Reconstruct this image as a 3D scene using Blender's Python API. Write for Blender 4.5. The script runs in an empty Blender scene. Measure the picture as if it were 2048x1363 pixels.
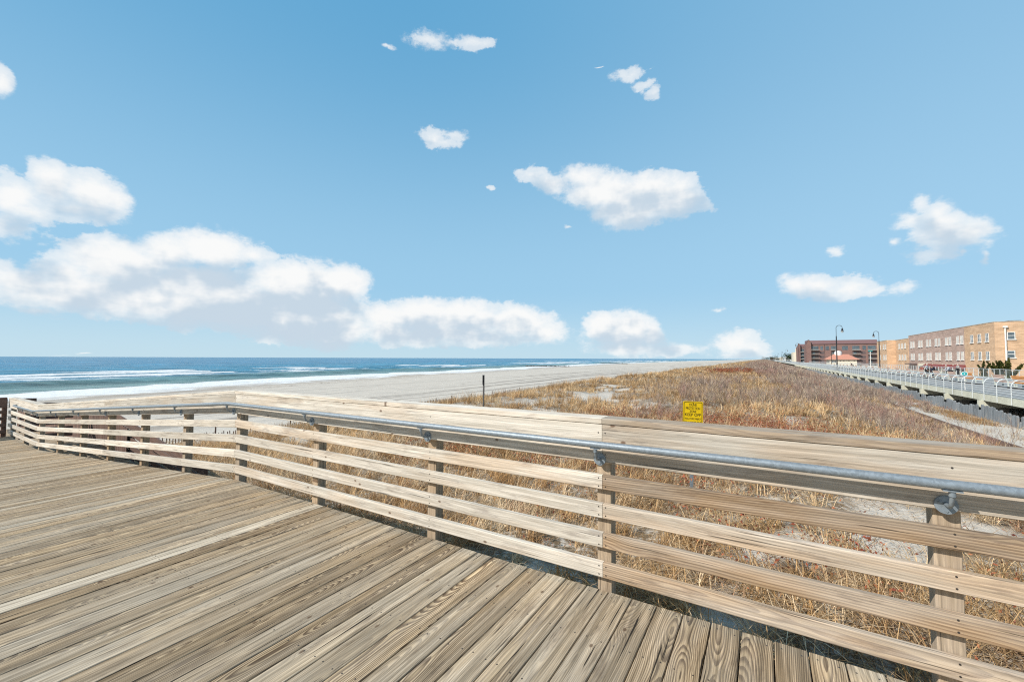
import bpy, math, random
import numpy as np
from mathutils import Vector, Matrix
C = bpy.context.scene.collection
rng = np.random.default_rng(7)
random.seed(5)
PI = math.pi
R = math.radians
# ------------------------------------------------------------------ camera
EYE, FPX, YAW, PITCH, ROLL = 1.43, 825.0, R(31.5), math.atan(34.6/825), 0.0037
F0 = Vector((-math.sin(YAW)*math.cos(PITCH), math.cos(YAW)*math.cos(PITCH), math.sin(PITCH)))
R0 = Vector((math.cos(YAW), math.sin(YAW), 0))
U0 = R0.cross(F0)
RR = R0*math.cos(ROLL)+U0*math.sin(ROLL)
UU = U0*math.cos(ROLL)-R0*math.sin(ROLL)
EYEP = Vector((0, 0, EYE))
def ray(px, py):
    return (F0*FPX+RR*(px-1024)-UU*(py-681.5)).normalized()
def at_z(px, py, z):
    d = ray(px, py); return EYEP+d*((z-EYE)/d.z)
def at_y(px, py, Y):
    d = ray(px, py); return EYEP+d*(Y/d.y)
def at_x(px, py, X):
    d = ray(px, py); return EYEP+d*(X/d.x)
cd = bpy.data.cameras.new('camera'); cam = bpy.data.objects.new('camera', cd); C.objects.link(cam)
cd.sensor_width = 36; cd.lens = FPX/2048*36; cd.clip_start = 0.05; cd.clip_end = 60000
m3 = Matrix((RR, UU, -F0)).transposed().to_4x4(); m3.translation = EYEP
cam.matrix_world = m3
bpy.context.scene.camera = cam
SUN = Vector((-0.594*math.cos(R(39)), -0.804*math.cos(R(39)), math.sin(R(39)))).normalized()

# ------------------------------------------------------------------ node helpers
class NT:
    def __init__(s, tree): s.t = tree; s.n = tree.nodes; s.l = tree.links; s.n.clear()
    def put(s, sock, v):
        if v is None: return
        if isinstance(v, bpy.types.NodeSocket): s.l.new(v, sock)
        else:
            if hasattr(sock.default_value, '__len__'):
                L = len(sock.default_value)
                if not hasattr(v, '__len__'): v = (v,)*L
                if L == 4 and len(v) == 3: v = (*v, 1)
            sock.default_value = v
    def node(s, typ, ins={}, **props):
        n = s.n.new(typ)
        for k, v in props.items(): setattr(n, k, v)
        for k, v in ins.items(): s.put(n.inputs[k], v)
        return n
    def m(s, op, a, b=None, c=None, clamp=False):
        n = s.n.new('ShaderNodeMath'); n.operation = op; n.use_clamp = clamp
        for i, v in enumerate((a, b, c)): s.put(n.inputs[i], v)
        return n.outputs[0]
    def v(s, op, a, b=None, c=None, scale=None):
        n = s.n.new('ShaderNodeVectorMath'); n.operation = op
        s.put(n.inputs[0], a); s.put(n.inputs[1], b) if b is not None else None
        if c is not None: s.put(n.inputs[2], c)
        if scale is not None: s.put(n.inputs['Scale'], scale)
        return n.outputs['Value'] if op in ('LENGTH', 'DOT_PRODUCT', 'DISTANCE') else n.outputs[0]
    def noise(s, vec, scale=1, detail=2, rough=.5, dim='3D', dist=0, col=False):
        n = s.n.new('ShaderNodeTexNoise'); n.noise_dimensions = dim
        s.put(n.inputs['Vector'], vec); s.put(n.inputs['Scale'], scale); s.put(n.inputs['Detail'], detail)
        s.put(n.inputs['Roughness'], rough); s.put(n.inputs['Distortion'], dist)
        return n.outputs['Color'] if col else n.outputs['Fac']
    def ss(s, x, a, b, lo=0., hi=1.):
        n = s.n.new('ShaderNodeMapRange'); n.interpolation_type = 'SMOOTHSTEP'
        s.put(n.inputs['Value'], x); s.put(n.inputs['From Min'], a); s.put(n.inputs['From Max'], b)
        s.put(n.inputs['To Min'], lo); s.put(n.inputs['To Max'], hi)
        return n.outputs['Result']
    def mix(s, f, a, b, mode='MIX'):
        n = s.n.new('ShaderNodeMix'); n.data_type = 'RGBA'; n.blend_type = mode; n.clamp_factor = True
        s.put(n.inputs[0], f); s.put(n.inputs[6], a); s.put(n.inputs[7], b)
        return n.outputs[2]
    def sep(s, v):
        n = s.n.new('ShaderNodeSeparateXYZ'); s.put(n.inputs[0], v); return n.outputs
    def comb(s, x, y, z):
        n = s.n.new('ShaderNodeCombineXYZ'); s.put(n.inputs[0], x); s.put(n.inputs[1], y); s.put(n.inputs[2], z); return n.outputs[0]
    def attr(s, name):
        n = s.n.new('ShaderNodeAttribute'); n.attribute_name = name; return n
    def pos(s):
        return s.n.new('ShaderNodeNewGeometry').outputs['Position']
def mat(name):
    m = bpy.data.materials.new(name); m.use_nodes = True
    return m, NT(m.node_tree)
def fin(nt, col, rough=.8, bump=None, bstr=.3, bdist=.01, metal=0, spec=.3, extra={}):
    b = nt.node('ShaderNodeBsdfPrincipled', {'Base Color': col, 'Roughness': rough, 'Metallic': metal, 'Specular IOR Level': spec})
    for k, v in extra.items(): nt.put(b.inputs[k], v)
    if bump is not None:
        bn = nt.node('ShaderNodeBump', {'Height': bump, 'Strength': bstr, 'Distance': bdist}); nt.l.new(bn.outputs[0], b.inputs['Normal'])
    o = nt.node('ShaderNodeOutputMaterial'); nt.l.new(b.outputs[0], o.inputs[0])
    return b
def plain(name, col, rough=.7, metal=0, var=.15, scale=3., spec=.3, bump=0.):
    m, nt = mat(name)
    n = nt.noise(nt.pos(), scale, 4, .6)
    k = nt.ss(n, .25, .75, 1-var, 1+var)
    c = nt.mix(1., (*col, 1), nt.comb(k, k, k), 'MULTIPLY')
    fin(nt, c, rough, n if bump else None, bump or .1, .01, metal, spec)
    return m

# ------------------------------------------------------------------ materials
def wood_mat(name, light, dark, grey, greyamt, fine=1., contrast=1., ringw=.0085, tlo=1.08, thi=.92):
    m, nt = mat(name)
    a = nt.attr('wuv').outputs['Vector']; ids = nt.attr('bid').outputs['Fac']; tone = nt.attr('tone').outputs['Fac']
    u, v, w = nt.sep(a)
    id7 = nt.m('MULTIPLY', ids, 71.3)
    n1 = nt.noise(nt.comb(nt.m('MULTIPLY_ADD', u, .55, id7), nt.m('MULTIPLY', ids, 13.), 0), 1, 1)
    n2 = nt.noise(nt.comb(nt.m('MULTIPLY_ADD', u, .8, nt.m('MULTIPLY', ids, 29.7)), 5.5, id7), 1, 2)
    v0 = nt.m('MULTIPLY_ADD', nt.m('SUBTRACT', n1, .5), .22, nt.m('MULTIPLY', nt.m('SUBTRACT', nt.m('FRACT', nt.m('MULTIPLY', ids, 917.)), .5), .16))
    w0 = nt.m('MULTIPLY_ADD', nt.m('SUBTRACT', n2, .5), .26, -.035)
    # knots: sparse cells along the board
    kv = nt.comb(nt.m('MULTIPLY_ADD', u, 1.1, id7), nt.m('MULTIPLY_ADD', v, 5.5, id7), id7)
    vo = nt.node('ShaderNodeTexVoronoi', {'Vector': kv, 'Scale': 1.}); vo.feature = 'F1'; vo.voronoi_dimensions = '2D'
    kd = vo.outputs['Distance']
    kpos = nt.v('SUBTRACT', kv, vo.outputs['Position'])
    kx, ky, kz = nt.sep(kpos)
    kx = nt.m('DIVIDE', kx, 1.1*1.8); ky = nt.m('DIVIDE', ky, 5.5)
    kr = nt.m('SQRT', nt.m('ADD', nt.m('MULTIPLY', kx, kx), nt.m('MULTIPLY', ky, ky)))
    on = nt.ss(nt.sep(vo.outputs['Color'])[0], .38, .42)
    kbulge = nt.m('MULTIPLY', nt.m('POWER', 2.718, nt.m('MULTIPLY', kr, -28.)), nt.m('MULTIPLY', on, .035))
    dv = nt.m('SUBTRACT', v, v0); dw = nt.m('SUBTRACT', w, w0)
    r = nt.m('SQRT', nt.m('ADD', nt.m('MULTIPLY', dv, dv), nt.m('MULTIPLY', dw, dw)))
    wob = nt.noise(nt.comb(nt.m('MULTIPLY_ADD', u, 2.2, id7), nt.m('MULTIPLY', v, 22.), nt.m('MULTIPLY', w, 22.)), 1, 3, .55)
    r = nt.m('ADD', nt.m('ADD', r, kbulge), nt.m('MULTIPLY', wob, .006))
    ph = nt.m('FRACT', nt.m('MULTIPLY', r, 1/ringw))
    ring = nt.m('MULTIPLY', nt.ss(ph, .15, .85), nt.ss(ph, 1., .9))      # late wood: slow rise, sharp end
    st = nt.noise(nt.comb(nt.m('MULTIPLY_ADD', u, 3.5*fine, id7), nt.m('MULTIPLY', v, 190.), nt.m('MULTIPLY', w, 190.)), 1, 3, .6)
    st2 = nt.noise(nt.comb(nt.m('MULTIPLY_ADD', u, 1.1, id7), nt.m('MULTIPLY', v, 42.), nt.m('MULTIPLY', w, 42.)), 1, 3, .6)
    patch = nt.noise(nt.comb(nt.m('MULTIPLY_ADD', u, 1.3, id7), nt.m('MULTIPLY', v, 7.), id7), 1, 3, .55)
    amt = nt.m('MULTIPLY', nt.m('MULTIPLY', ring, nt.ss(patch, .25, .7, .45*contrast, .95*contrast)), nt.m('MULTIPLY_ADD', nt.m('MAXIMUM', tone, 0.), .55, .62))
    col = nt.mix(amt, (*light, 1), (*dark, 1))
    g = nt.m('ADD', nt.m('MULTIPLY', nt.ss(patch, .35, .65), .5), nt.m('MULTIPLY', nt.m('SUBTRACT', 1., tone), .75))
    col = nt.mix(nt.m('MULTIPLY', g, greyamt), col, (*grey, 1))
    k = nt.ss(st, .3, .7, 1-.22*contrast, 1+.16*contrast); col = nt.mix(1., col, nt.comb(k, k, k), 'MULTIPLY')
    k = nt.ss(st2, .3, .72, 1-.24*contrast, 1+.16*contrast); col = nt.mix(1., col, nt.comb(k, nt.m('POWER', k, 1.05), nt.m('POWER', k, 1.15)), 'MULTIPLY')
    bl = nt.m('FRACT', nt.m('MULTIPLY', ids, 331.7)); bl = nt.m('MULTIPLY_ADD', bl, .36, .82)
    col = nt.mix(1., col, nt.comb(bl, bl, bl), 'MULTIPLY')
    stn = nt.noise(nt.comb(nt.m('MULTIPLY_ADD', u, 2.6, id7), nt.m('MULTIPLY', v, 13.), nt.m('MULTIPLY', w, 13.)), 1, 5, .7); col = nt.mix(nt.ss(stn, .52, .70, 0, .62), col, nt.mix(1., col, (.50, .47, .47, 1), 'MULTIPLY'))
    tk = nt.m('MULTIPLY_ADD', tone, thi-tlo, tlo); col = nt.mix(1., col, nt.comb(tk, tk, tk), 'MULTIPLY')
    core = nt.m('MULTIPLY', nt.ss(nt.m('ADD', kr, nt.m('MULTIPLY', wob, .006)), .015, .008), on)
    col = nt.mix(nt.m('MULTIPLY', core, .75), col, (dark[0]*.55, dark[1]*.45, dark[2]*.4, 1))
    ck = nt.noise(nt.comb(nt.m('MULTIPLY_ADD', u, 1.6, id7), nt.m('MULTIPLY', v, 75.), nt.m('MULTIPLY', w, 75.)), 1, 2, .5)
    crack = nt.ss(ck, .665, .72)
    col = nt.mix(nt.m('MULTIPLY', crack, .8*contrast), col, (.03, .025, .02, 1))
    sx, sy, sz = nt.sep(nt.pos())
    h = nt.m('SUBTRACT', nt.m('ADD', nt.m('MULTIPLY', st2, .5), nt.m('MULTIPLY', ring, .35)), nt.m('MULTIPLY', crack, 1.2))
    fin(nt, col, .85, h, .45, .0022, 0, .2)
    return m
M = {}
M['deck'] = wood_mat('weathered deck wood', (.58, .44, .275), (.15, .095, .055), (.45, .39, .305), .76, 1, 1.42, .0072)
M['slat'] = wood_mat('bleached railing wood', (.54, .38, .235), (.19, .10, .052), (.60, .55, .475), 1.0, 1, .88, .012, 1.14, .90)
M['post'] = wood_mat('post wood', (.46, .335, .21), (.22, .14, .085), (.38, .33, .27), .6, 1, .8)
M['darkwood'] = wood_mat('old and shade-dark wood', (.25, .15, .11), (.09, .055, .045), (.17, .13, .12), .7, 1, .8)  # also carries painted shade on the landing railing and lower ramp

M['nail'] = plain('nail steel', (.09, .08, .075), .5, .6)
def galv():
    m, nt = mat('galvanized steel')
    p = nt.pos(); n = nt.noise(p, 60, 4, .7)
    vo = nt.node('ShaderNodeTexVoronoi', {'Vector': p, 'Scale': 90.})
    k = nt.m('ADD', nt.m('MULTIPLY', n, .5), nt.m('MULTIPLY', nt.sep(vo.outputs['Color'])[0], .3))
    k = nt.ss(k, .1, .8, .24, .38)
    c = nt.comb(nt.m('MULTIPLY', k, .84), nt.m('MULTIPLY', k, 1.0), nt.m('MULTIPLY', k, 1.14))
    fin(nt, c, .5, n, .05, .001, .3, .5)
    return m
M['galv'] = galv()
def sand_mat():
    m, nt = mat('beach sand')
    p = nt.pos(); x, y, z = nt.sep(p); veg = nt.attr('veg').outputs['Fac']
    n1 = nt.noise(p, .35, 4, .6); n2 = nt.noise(p, 4., 5, .65); n3 = nt.noise(p, 45., 3, .6)
    col = nt.mix(nt.ss(n1, .3, .7), (.61, .56, .49, 1), (.53, .49, .435, 1))
    col = nt.mix(nt.ss(n2, .35, .7, 0, .35), col, (.66, .61, .53, 1))
    # dried straw litter under the plants, its colour darkened for shadow between clumps
    lit = nt.noise(nt.v('MULTIPLY', p, (9., 9., 9.)), 1, 6, .75)
    col = nt.mix(nt.m('MULTIPLY', nt.ss(lit, .34, .56), veg), col, (.20, .145, .09, 1))
    # vehicle tracks running with the beach: disturbed sand plus rut shade as colour
    warp = nt.m('MULTIPLY', nt.m('SUBTRACT', nt.noise(nt.comb(nt.m('MULTIPLY', x, .06), nt.m('MULTIPLY', y, .02), 0), 1, 2), .5), 9.)
    xs = nt.m('ADD', x, warp)
    tr = nt.noise(nt.comb(nt.m('MULTIPLY', xs, .42), nt.m('MULTIPLY', y, .006), 3.), 1, 3, .75)
    band = nt.m('MULTIPLY', nt.ss(x, -26., -31.), nt.ss(x, -62., -52.))
    band2 = nt.m('MULTIPLY', nt.ss(x, -20., -25.), nt.ss(x, -90., -70., 0, .4))
    t = nt.m('MULTIPLY', nt.ss(tr, .52, .60), nt.m('MAXIMUM', band, band2))
    col = nt.mix(nt.m('MULTIPLY', t, .85), col, (.27, .24, .21, 1))
    # wet sand and wrack line next to the water (distance stored per vertex)
    ws = nt.attr('shore').outputs['Fac']
    wn = nt.m('MULTIPLY_ADD', nt.m('SUBTRACT', nt.noise(nt.comb(nt.m('MULTIPLY', x, .05), nt.m('MULTIPLY', y, .05), 0), 1, 4, .6), .5), 9., ws)
    col = nt.mix(nt.ss(wn, 9., 0.), col, (.33, .29, .25, 1))
    wr = nt.m('MULTIPLY', nt.m('MULTIPLY', nt.ss(wn, 7., 9.), nt.ss(wn, 13., 10.)), nt.ss(nt.noise(p, 1.2, 5, .75), .5, .62))
    col = nt.mix(wr, col, (.16, .12, .09, 1))
    k = nt.ss(n3, .3, .7, .9, 1.08); col = nt.mix(1., col, nt.comb(k, k, k), 'MULTIPLY')
    h = nt.m('SUBTRACT', nt.m('ADD', nt.m('MULTIPLY', n2, .7), nt.m('MULTIPLY', n3, .12)), nt.m('MULTIPLY', t, .8))
    fin(nt, col, .95, h, .6, .12, 0, .1)
    return m
M['sand'] = sand_mat()
def sea_mat():
    m, nt = mat('sea water')
    p = nt.pos(); x, y, z = nt.sep(p)
    foam = nt.attr('foam').outputs['Fac']; sd = nt.attr('shore').outputs['Fac']
    q = nt.comb(nt.m('MULTIPLY', x, 1.), nt.m('MULTIPLY', y, .32), 0)
    n1 = nt.noise(q, .55, 6, .7); n2 = nt.noise(q, .09, 4, .6); n3 = nt.noise(nt.comb(x, nt.m('MULTIPLY', y, .6), 0), 1.6, 4, .7)
    n4 = nt.noise(nt.comb(nt.m('MULTIPLY', x, .016), nt.m('MULTIPLY', y, .005), 0), 1, 4, .6); n5 = nt.noise(nt.comb(nt.m('MULTIPLY', x, .16), nt.m('MULTIPLY', y, .035), 2.), 1, 6, .72)
    deep = nt.mix(nt.ss(n4, .3, .7), (.02, .14, .26, 1), (.045, .21, .34, 1))
    col = nt.mix(nt.ss(sd, 330., 60.), deep, (.03, .20, .31, 1))
    col = nt.mix(nt.ss(nt.m('MULTIPLY_ADD', n2, 30., sd), 64., 42., 0., .75), col, (.17, .23, .18, 1))
    k = nt.ss(nt.m('MULTIPLY_ADD', n1, .45, nt.m('MULTIPLY', n5, .75)), .42, .78, .5, 1.75)
    col = nt.mix(1., col, nt.comb(k, k, k), 'MULTIPLY')
    fn = nt.m('ADD', nt.m('ADD', nt.m('MULTIPLY', n1, .5), nt.m('MULTIPLY', n3, .2)), nt.m('MULTIPLY', nt.noise(nt.comb(nt.m('MULTIPLY', x, .22), nt.m('MULTIPLY', y, .05), 4.), 1, 5, .7), .3))
    fm = nt.m('ADD', foam, nt.m('MULTIPLY', nt.m('SUBTRACT', nt.m('MULTIPLY_ADD', n5, .5, nt.m('MULTIPLY', fn, .5)), .5), 2.6))
    f = nt.ss(fm, .42, .62)
    caps = nt.m('MULTIPLY', nt.ss(nt.noise(q, .2, 5, .75), .70, .76), nt.ss(sd, 900., 60., 0., .6))
    f = nt.m('MAXIMUM', f, caps)
    col = nt.mix(f, col, nt.mix(nt.ss(n3, .3, .7), (.66, .70, .72, 1), (.92, .93, .93, 1)))
    sw = nt.noise(nt.comb(nt.m('MULTIPLY', x, .30), nt.m('MULTIPLY', y, .07), 9.), 1, 5, .7)
    col = nt.mix(nt.m('MULTIPLY', nt.ss(nt.m('MULTIPLY_ADD', sw, 16., sd), 17., 8.), nt.ss(sw, .42, .56)), col, (.44, .39, .33, 1))
    rough = nt.m('MULTIPLY_ADD', f, .5, .32)
    h = nt.m('ADD', nt.m('MULTIPLY', n1, 1.), nt.m('MULTIPLY', f, .5))
    fin(nt, col, rough, h, .8, .5, 0, .22)
    return m
M['sea'] = sea_mat()
def tint_mat(name, rough=.7, trans=.0):
    m, nt = mat(name)
    c = nt.attr('tint').outputs['Color']
    b = nt.node('ShaderNodeBsdfDiffuse', {'Color': c, 'Roughness': 0.})
    o = nt.node('ShaderNodeOutputMaterial')
    if trans:
        t = nt.node('ShaderNodeBsdfTranslucent', {'Color': c}); mx = nt.node('ShaderNodeMixShader', {0: trans, 1: b.outputs[0], 2: t.outputs[0]})
        nt.l.new(mx.outputs[0], o.inputs[0])
    else: nt.l.new(b.outputs[0], o.inputs[0])
    return m
M['blade'] = tint_mat('dry grass blades', trans=.2)
M['twig'] = tint_mat('bare twigs')
M['leaf'] = tint_mat('dry leaves', trans=.15)
def concrete(name, col, lines=False):
    m, nt = mat(name)
    p = nt.pos(); x, y, z = nt.sep(p)
    n = nt.noise(p, 1.3, 5, .65); k = nt.ss(n, .25, .75, .85, 1.12)
    c = nt.mix(1., (*col, 1), nt.comb(k, k, k), 'MULTIPLY')
    if lines:
        fr = nt.m('FRACT', nt.m('MULTIPLY', y, 1/1.2)); ln = nt.ss(fr, .96, .98)
        c = nt.mix(nt.m('MULTIPLY', ln, .7), c, (.1, .1, .1, 1))
    fin(nt, c, .85, n, .2, .01, 0, .2); return m
M['conc'] = concrete('boardwalk deck concrete', (.30, .31, .31), True)
M['fascia'] = concrete('pale concrete', (.60, .60, .50))
M['pile'] = concrete('pile concrete', (.20, .19, .18))
M['steel'] = plain('pale railing steel', (.62, .66, .67), .5, .1, .05)
M['bulk'] = None
def bulk():
    m, nt = mat('weathered sheet timber')
    p = nt.pos(); x, y, z = nt.sep(p)
    n = nt.noise(nt.comb(x, nt.m('MULTIPLY', y, 9.), nt.m('MULTIPLY', z, .8)), 1, 4, .6)
    c = nt.mix(nt.ss(n, .3, .7), (.15, .17, .185, 1), (.29, .315, .34, 1))
    fin(nt, c, .8, n, .3, .02, 0, .2); return m
M['bulk'] = bulk()
def brick(name, c1, c2, mortar):
    m, nt = mat(name)
    p = nt.pos(); x, y, z = nt.sep(p)
    bt = nt.node('ShaderNodeTexBrick', {'Vector': nt.comb(nt.m('ADD', x, y), z, 0), 'Color1': (*c1, 1), 'Color2': (*c2, 1), 'Mortar': (*mortar, 1), 'Scale': 1., 'Mortar Size': .012, 'Brick Width': .42, 'Row Height': .16})
    n = nt.noise(nt.comb(nt.m('MULTIPLY', x, .5), nt.m('MULTIPLY', y, .5), nt.m('MULTIPLY', z, 2.2)), 1, 5, .65); k = nt.ss(n, .3, .7, .82, 1.16)
    c = nt.mix(1., bt.outputs['Color'], nt.comb(k, k, k), 'MULTIPLY')
    fin(nt, c, .9, None, 0, 0, 0, .15); return m
M['tan'] = brick('tan brick', (.66, .44, .275), (.56, .36, .22), (.60, .48, .37))
M['brown'] = brick('brown brick', (.48, .345, .285), (.42, .295, .245), (.52, .42, .37))
M['red'] = brick('red brick', (.25, .145, .125), (.21, .12, .105), (.30, .23, .21))
M['mans'] = plain('purple grey shingles', (.20, .12, .12), .9)
M['white'] = plain('white paint', (.78, .77, .74), .6)
M['cream'] = plain('cream render', (.72, .66, .53), .8)
M['glass'] = plain('dark window glass', (.10, .13, .15), .12, 0, .4, .7, .6)
M['blind'] = plain('pale window blind', (.50, .47, .43), .5, 0, .2, .9)
M['slabg'] = plain('balcony slab', (.52, .49, .44), .8)
M['void'] = plain('dark trim and recess shade', (.13, .10, .10), .9)  # near-black tone also stands in for shade inside the balcony recesses
M['awn'] = plain('red awning cloth', (.23, .065, .06), .9)
M['tile'] = plain('salmon roof tiles', (.58, .27, .19), .8, 0, .12)
M['black'] = plain('black painted metal', (.022, .022, .025), .45)
M['lantern'] = plain('lamp glass', (.45, .47, .47), .2)
M['yellow'] = plain('yellow sign paint', (.83, .56, .008), .45, 0, .04)
M['ink'] = plain('black sign paint', (.03, .025, .01), .5)
M['signback'] = plain('grey sign metal', (.12, .12, .125), .5, .3)
M['rock'] = plain('jetty rock', (.13, .125, .12), .9, 0, .4, .8)
M['bench'] = wood_mat('bench slats', (.74, .49, .39), (.55, .34, .26), (.72, .56, .48), .7, 1, .5)
M['benchor'] = wood_mat('orange bench slats', (.85, .38, .13), (.6, .22, .07), (.78, .38, .17), .4, 1, .5)
M['benchend'] = plain('bench end concrete', (.56, .60, .54), .8)
M['teal'] = plain('teal sign paint', (.02, .33, .36), .4)
M['skin'] = plain('skin', (.50, .31, .22), .6)
M['asph'] = plain('asphalt', (.06, .06, .06), .9)

# ------------------------------------------------------------------ mesh helpers
class MB:
    def __init__(s): s.V = []; s.F = []; s.MI = []; s.W = []; s.B = []; s.T = []; s.n = 0; s.smooth = []
    def add(s, V, F, mi=0, W=None, bid=0., tone=.5, smooth=False):
        V = np.asarray(V, float).reshape(-1, 3); s.V.append(V)
        s.W.append(V if W is None else np.asarray(W, float).reshape(-1, 3))
        s.B.append(np.full(len(V), bid)); s.T.append(np.full(len(V), tone))
        for f in F: s.F.append(tuple(int(i)+s.n for i in f)); s.MI.append(mi); s.smooth.append(smooth)
        s.n += len(V); return s
    def beam(s, p0, p1, w, h, up=(0, 0, 1), mi=0, tone=.5, ch=0., bid=None, u0=None):
        """board from p0 to p1 (centre line), w across, h along up"""
        p0, p1, up = np.array(p0, float), np.array(p1, float), np.array(up, float)
        d = p1-p0; L = np.linalg.norm(d); d /= L
        sd = np.cross(d, up); sd /= np.linalg.norm(sd)
        bid = random.random() if bid is None else bid
        u0 = random.random()*3 if u0 is None else u0
        a, b = w/2, h/2
        if ch: prof = [(-a+ch, -b), (a-ch, -b), (a, -b+ch), (a, b-ch), (a-ch, b), (-a+ch, b), (-a, b-ch), (-a, -b+ch)]
        else: prof = [(-a, -b), (a, -b), (a, b), (-a, b)]
        n = len(prof); V = []; W = []
        for k, (P, uu) in enumerate(((p0, u0), (p1, u0+L))):
            for (x, y) in prof: V.append(P+sd*x+up*y); W.append((uu, y, x) if h >= w else (uu, x, y))
        F = [(i, (i+1) % n, n+(i+1) % n, n+i) for i in range(n)]
        F.append(tuple(range(n-1, -1, -1))); F.append(tuple(range(n, 2*n)))
        return s.add(V, F, mi, W, bid, tone)
    def box(s, c, sz, mi=0, rz=0., tone=.5):
        c = np.array(c, float); d = np.array((math.cos(rz), math.sin(rz), 0))*sz[0]/2
        return s.beam(c-d, c+d, sz[1], sz[2], mi=mi, tone=tone)
    def boxmm(s, x0, y0, z0, x1, y1, z1, mi=0, tone=.5):
        return s.box(((x0+x1)/2, (y0+y1)/2, (z0+z1)/2), (x1-x0, y1-y0, z1-z0), mi, 0, tone)
    def tube(s, pts, r, n=8, mi=0, cap=True):
        pts = [Vector(p) for p in pts]; rs = r if hasattr(r, '__len__') else [r]*len(pts)
        V = []; prev = None
        for i, p in enumerate(pts):
            t = (pts[min(i+1, len(pts)-1)]-pts[max(i-1, 0)]).normalized()
            if prev is None:
                a = t.cross(Vector((0, 0, 1)))
                if a.length < .1: a = t.cross(Vector((0, 1, 0)))
            else: a = prev-t*prev.dot(t)
            a.normalize(); prev = a; b = t.cross(a)
            for k in range(n):
                an = 2*PI*k/n; V.append(p+(a*math.cos(an)+b*math.sin(an))*rs[i])
        F = []
        for i in range(len(pts)-1):
            for k in range(n): F.append((i*n+k, i*n+(k+1) % n, (i+1)*n+(k+1) % n, (i+1)*n+k))
        V = [tuple(v) for v in V]
        s.add(V, F, mi, None, 0, .5, True)
        if cap:
            s.add([V[i] for i in range(n)], [tuple(range(n-1, -1, -1))], mi); s.add([V[-n+i] for i in range(n)], [tuple(range(n))], mi)
        return s
    def disc(s, c, nrm, r, th, n=16, mi=0):
        c = Vector(c); nrm = Vector(nrm).normalized()
        return s.tube([c, c+nrm*th], r, n, mi)
    def build(s, name, mats, parent=None, link=True):
        me = bpy.data.meshes.new(name)
        V = np.concatenate(s.V)
        if parent is not None:
            V = V-np.array(parent_origin(parent))
        me.from_pydata(V.tolist(), [], s.F)
        mats = mats if isinstance(mats, (list, tuple)) else [mats]
        for q in mats: me.materials.append(M[q] if isinstance(q, str) else q)
        me.polygons.foreach_set('material_index', s.MI); me.polygons.foreach_set('use_smooth', s.smooth)
        a = me.attributes.new('wuv', 'FLOAT_VECTOR', 'POINT'); a.data.foreach_set('vector', np.concatenate(s.W).ravel())
        a = me.attributes.new('bid', 'FLOAT', 'POINT'); a.data.foreach_set('value', np.concatenate(s.B))
        a = me.attributes.new('tone', 'FLOAT', 'POINT'); a.data.foreach_set('value', np.concatenate(s.T))
        o = bpy.data.objects.new(name, me); C.objects.link(o)
        if parent is not None: o.parent = parent
        return o
ORG = {}
def parent_origin(o):
    x, y, z = 0, 0, 0
    while o is not None:
        x += o.location.x; y += o.location.y; z += o.location.z; o = o.parent
    return (x, y, z)
def tag(o, label=None, cat=None, group=None, kind=None):
    if label: o['label'] = label
    if cat: o['category'] = cat
    if group: o['group'] = group
    if kind: o['kind'] = kind
    return o
def thing(name, label, cat, loc=(0, 0, 0), group=None, kind=None):
    o = bpy.data.objects.new(name, None); o.empty_display_size = .3; C.objects.link(o); o.location = loc
    return tag(o, label, cat, group, kind)
def copy_tree(o, parent=None):
    c = o.copy(); C.objects.link(c)
    if parent is not None: c.parent = parent
    for ch in list(o.children): copy_tree(ch, c)
    return c
def bigmesh(name, V, quads=None, tris=None, mats=(), fattr={}, smooth=False, tint=None):
    me = bpy.data.meshes.new(name)
    nq = 0 if quads is None else len(quads); nt_ = 0 if tris is None else len(tris)
    loops = np.concatenate([a.ravel() for a in (quads, tris) if a is not None]).astype(np.int32)
    starts = np.concatenate([np.arange(nq)*4, nq*4+np.arange(nt_)*3]).astype(np.int32)
    me.vertices.add(len(V)); me.vertices.foreach_set('co', np.asarray(V, np.float32).ravel())
    me.loops.add(len(loops)); me.loops.foreach_set('vertex_index', loops)
    me.polygons.add(nq+nt_); me.polygons.foreach_set('loop_start', starts)
    me.update(calc_edges=True); me.validate()
    if smooth: me.polygons.foreach_set('use_smooth', np.ones(len(me.polygons), bool))
    for m_ in mats: me.materials.append(M[m_])
    for k, v in fattr.items():
        a = me.attributes.new(k, 'FLOAT', 'POINT'); a.data.foreach_set('value', np.asarray(v, np.float32))
    if tint is not None:
        a = me.attributes.new('tint', 'FLOAT_COLOR', 'POINT'); a.data.foreach_set('color', np.asarray(tint, np.float32).ravel())
    o = bpy.data.objects.new(name, me); C.objects.link(o); return o

# ------------------------------------------------------------------ value noise
_tab = rng.random((256, 256))
def vn(x, y, s=1., ox=0., oy=0.):
    x = np.asarray(x, float)*s+ox+1000; y = np.asarray(y, float)*s+oy+1000
    xi = np.floor(x).astype(int); yi = np.floor(y).astype(int); fx = x-xi; fy = y-yi
    fx = fx*fx*(3-2*fx); fy = fy*fy*(3-2*fy)
    a = _tab[xi % 256, yi % 256]; b = _tab[(xi+1) % 256, yi % 256]; c = _tab[xi % 256, (yi+1) % 256]; d = _tab[(xi+1) % 256, (yi+1) % 256]
    return (a*(1-fx)+b*fx)*(1-fy)+(c*(1-fx)+d*fx)*fy
def fbm(x, y, s=1., o=4, ox=0.):
    t = 0; a = 1; n = 0
    for i in range(o): t = t+a*vn(x, y, s*2**i, ox+i*17.3, i*9.1); n += a; a *= .5
    return t/n
def sst(x, a, b):
    t = np.clip((np.asarray(x, float)-a)/(b-a), 0, 1); return t*t*(3-2*t)

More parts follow.
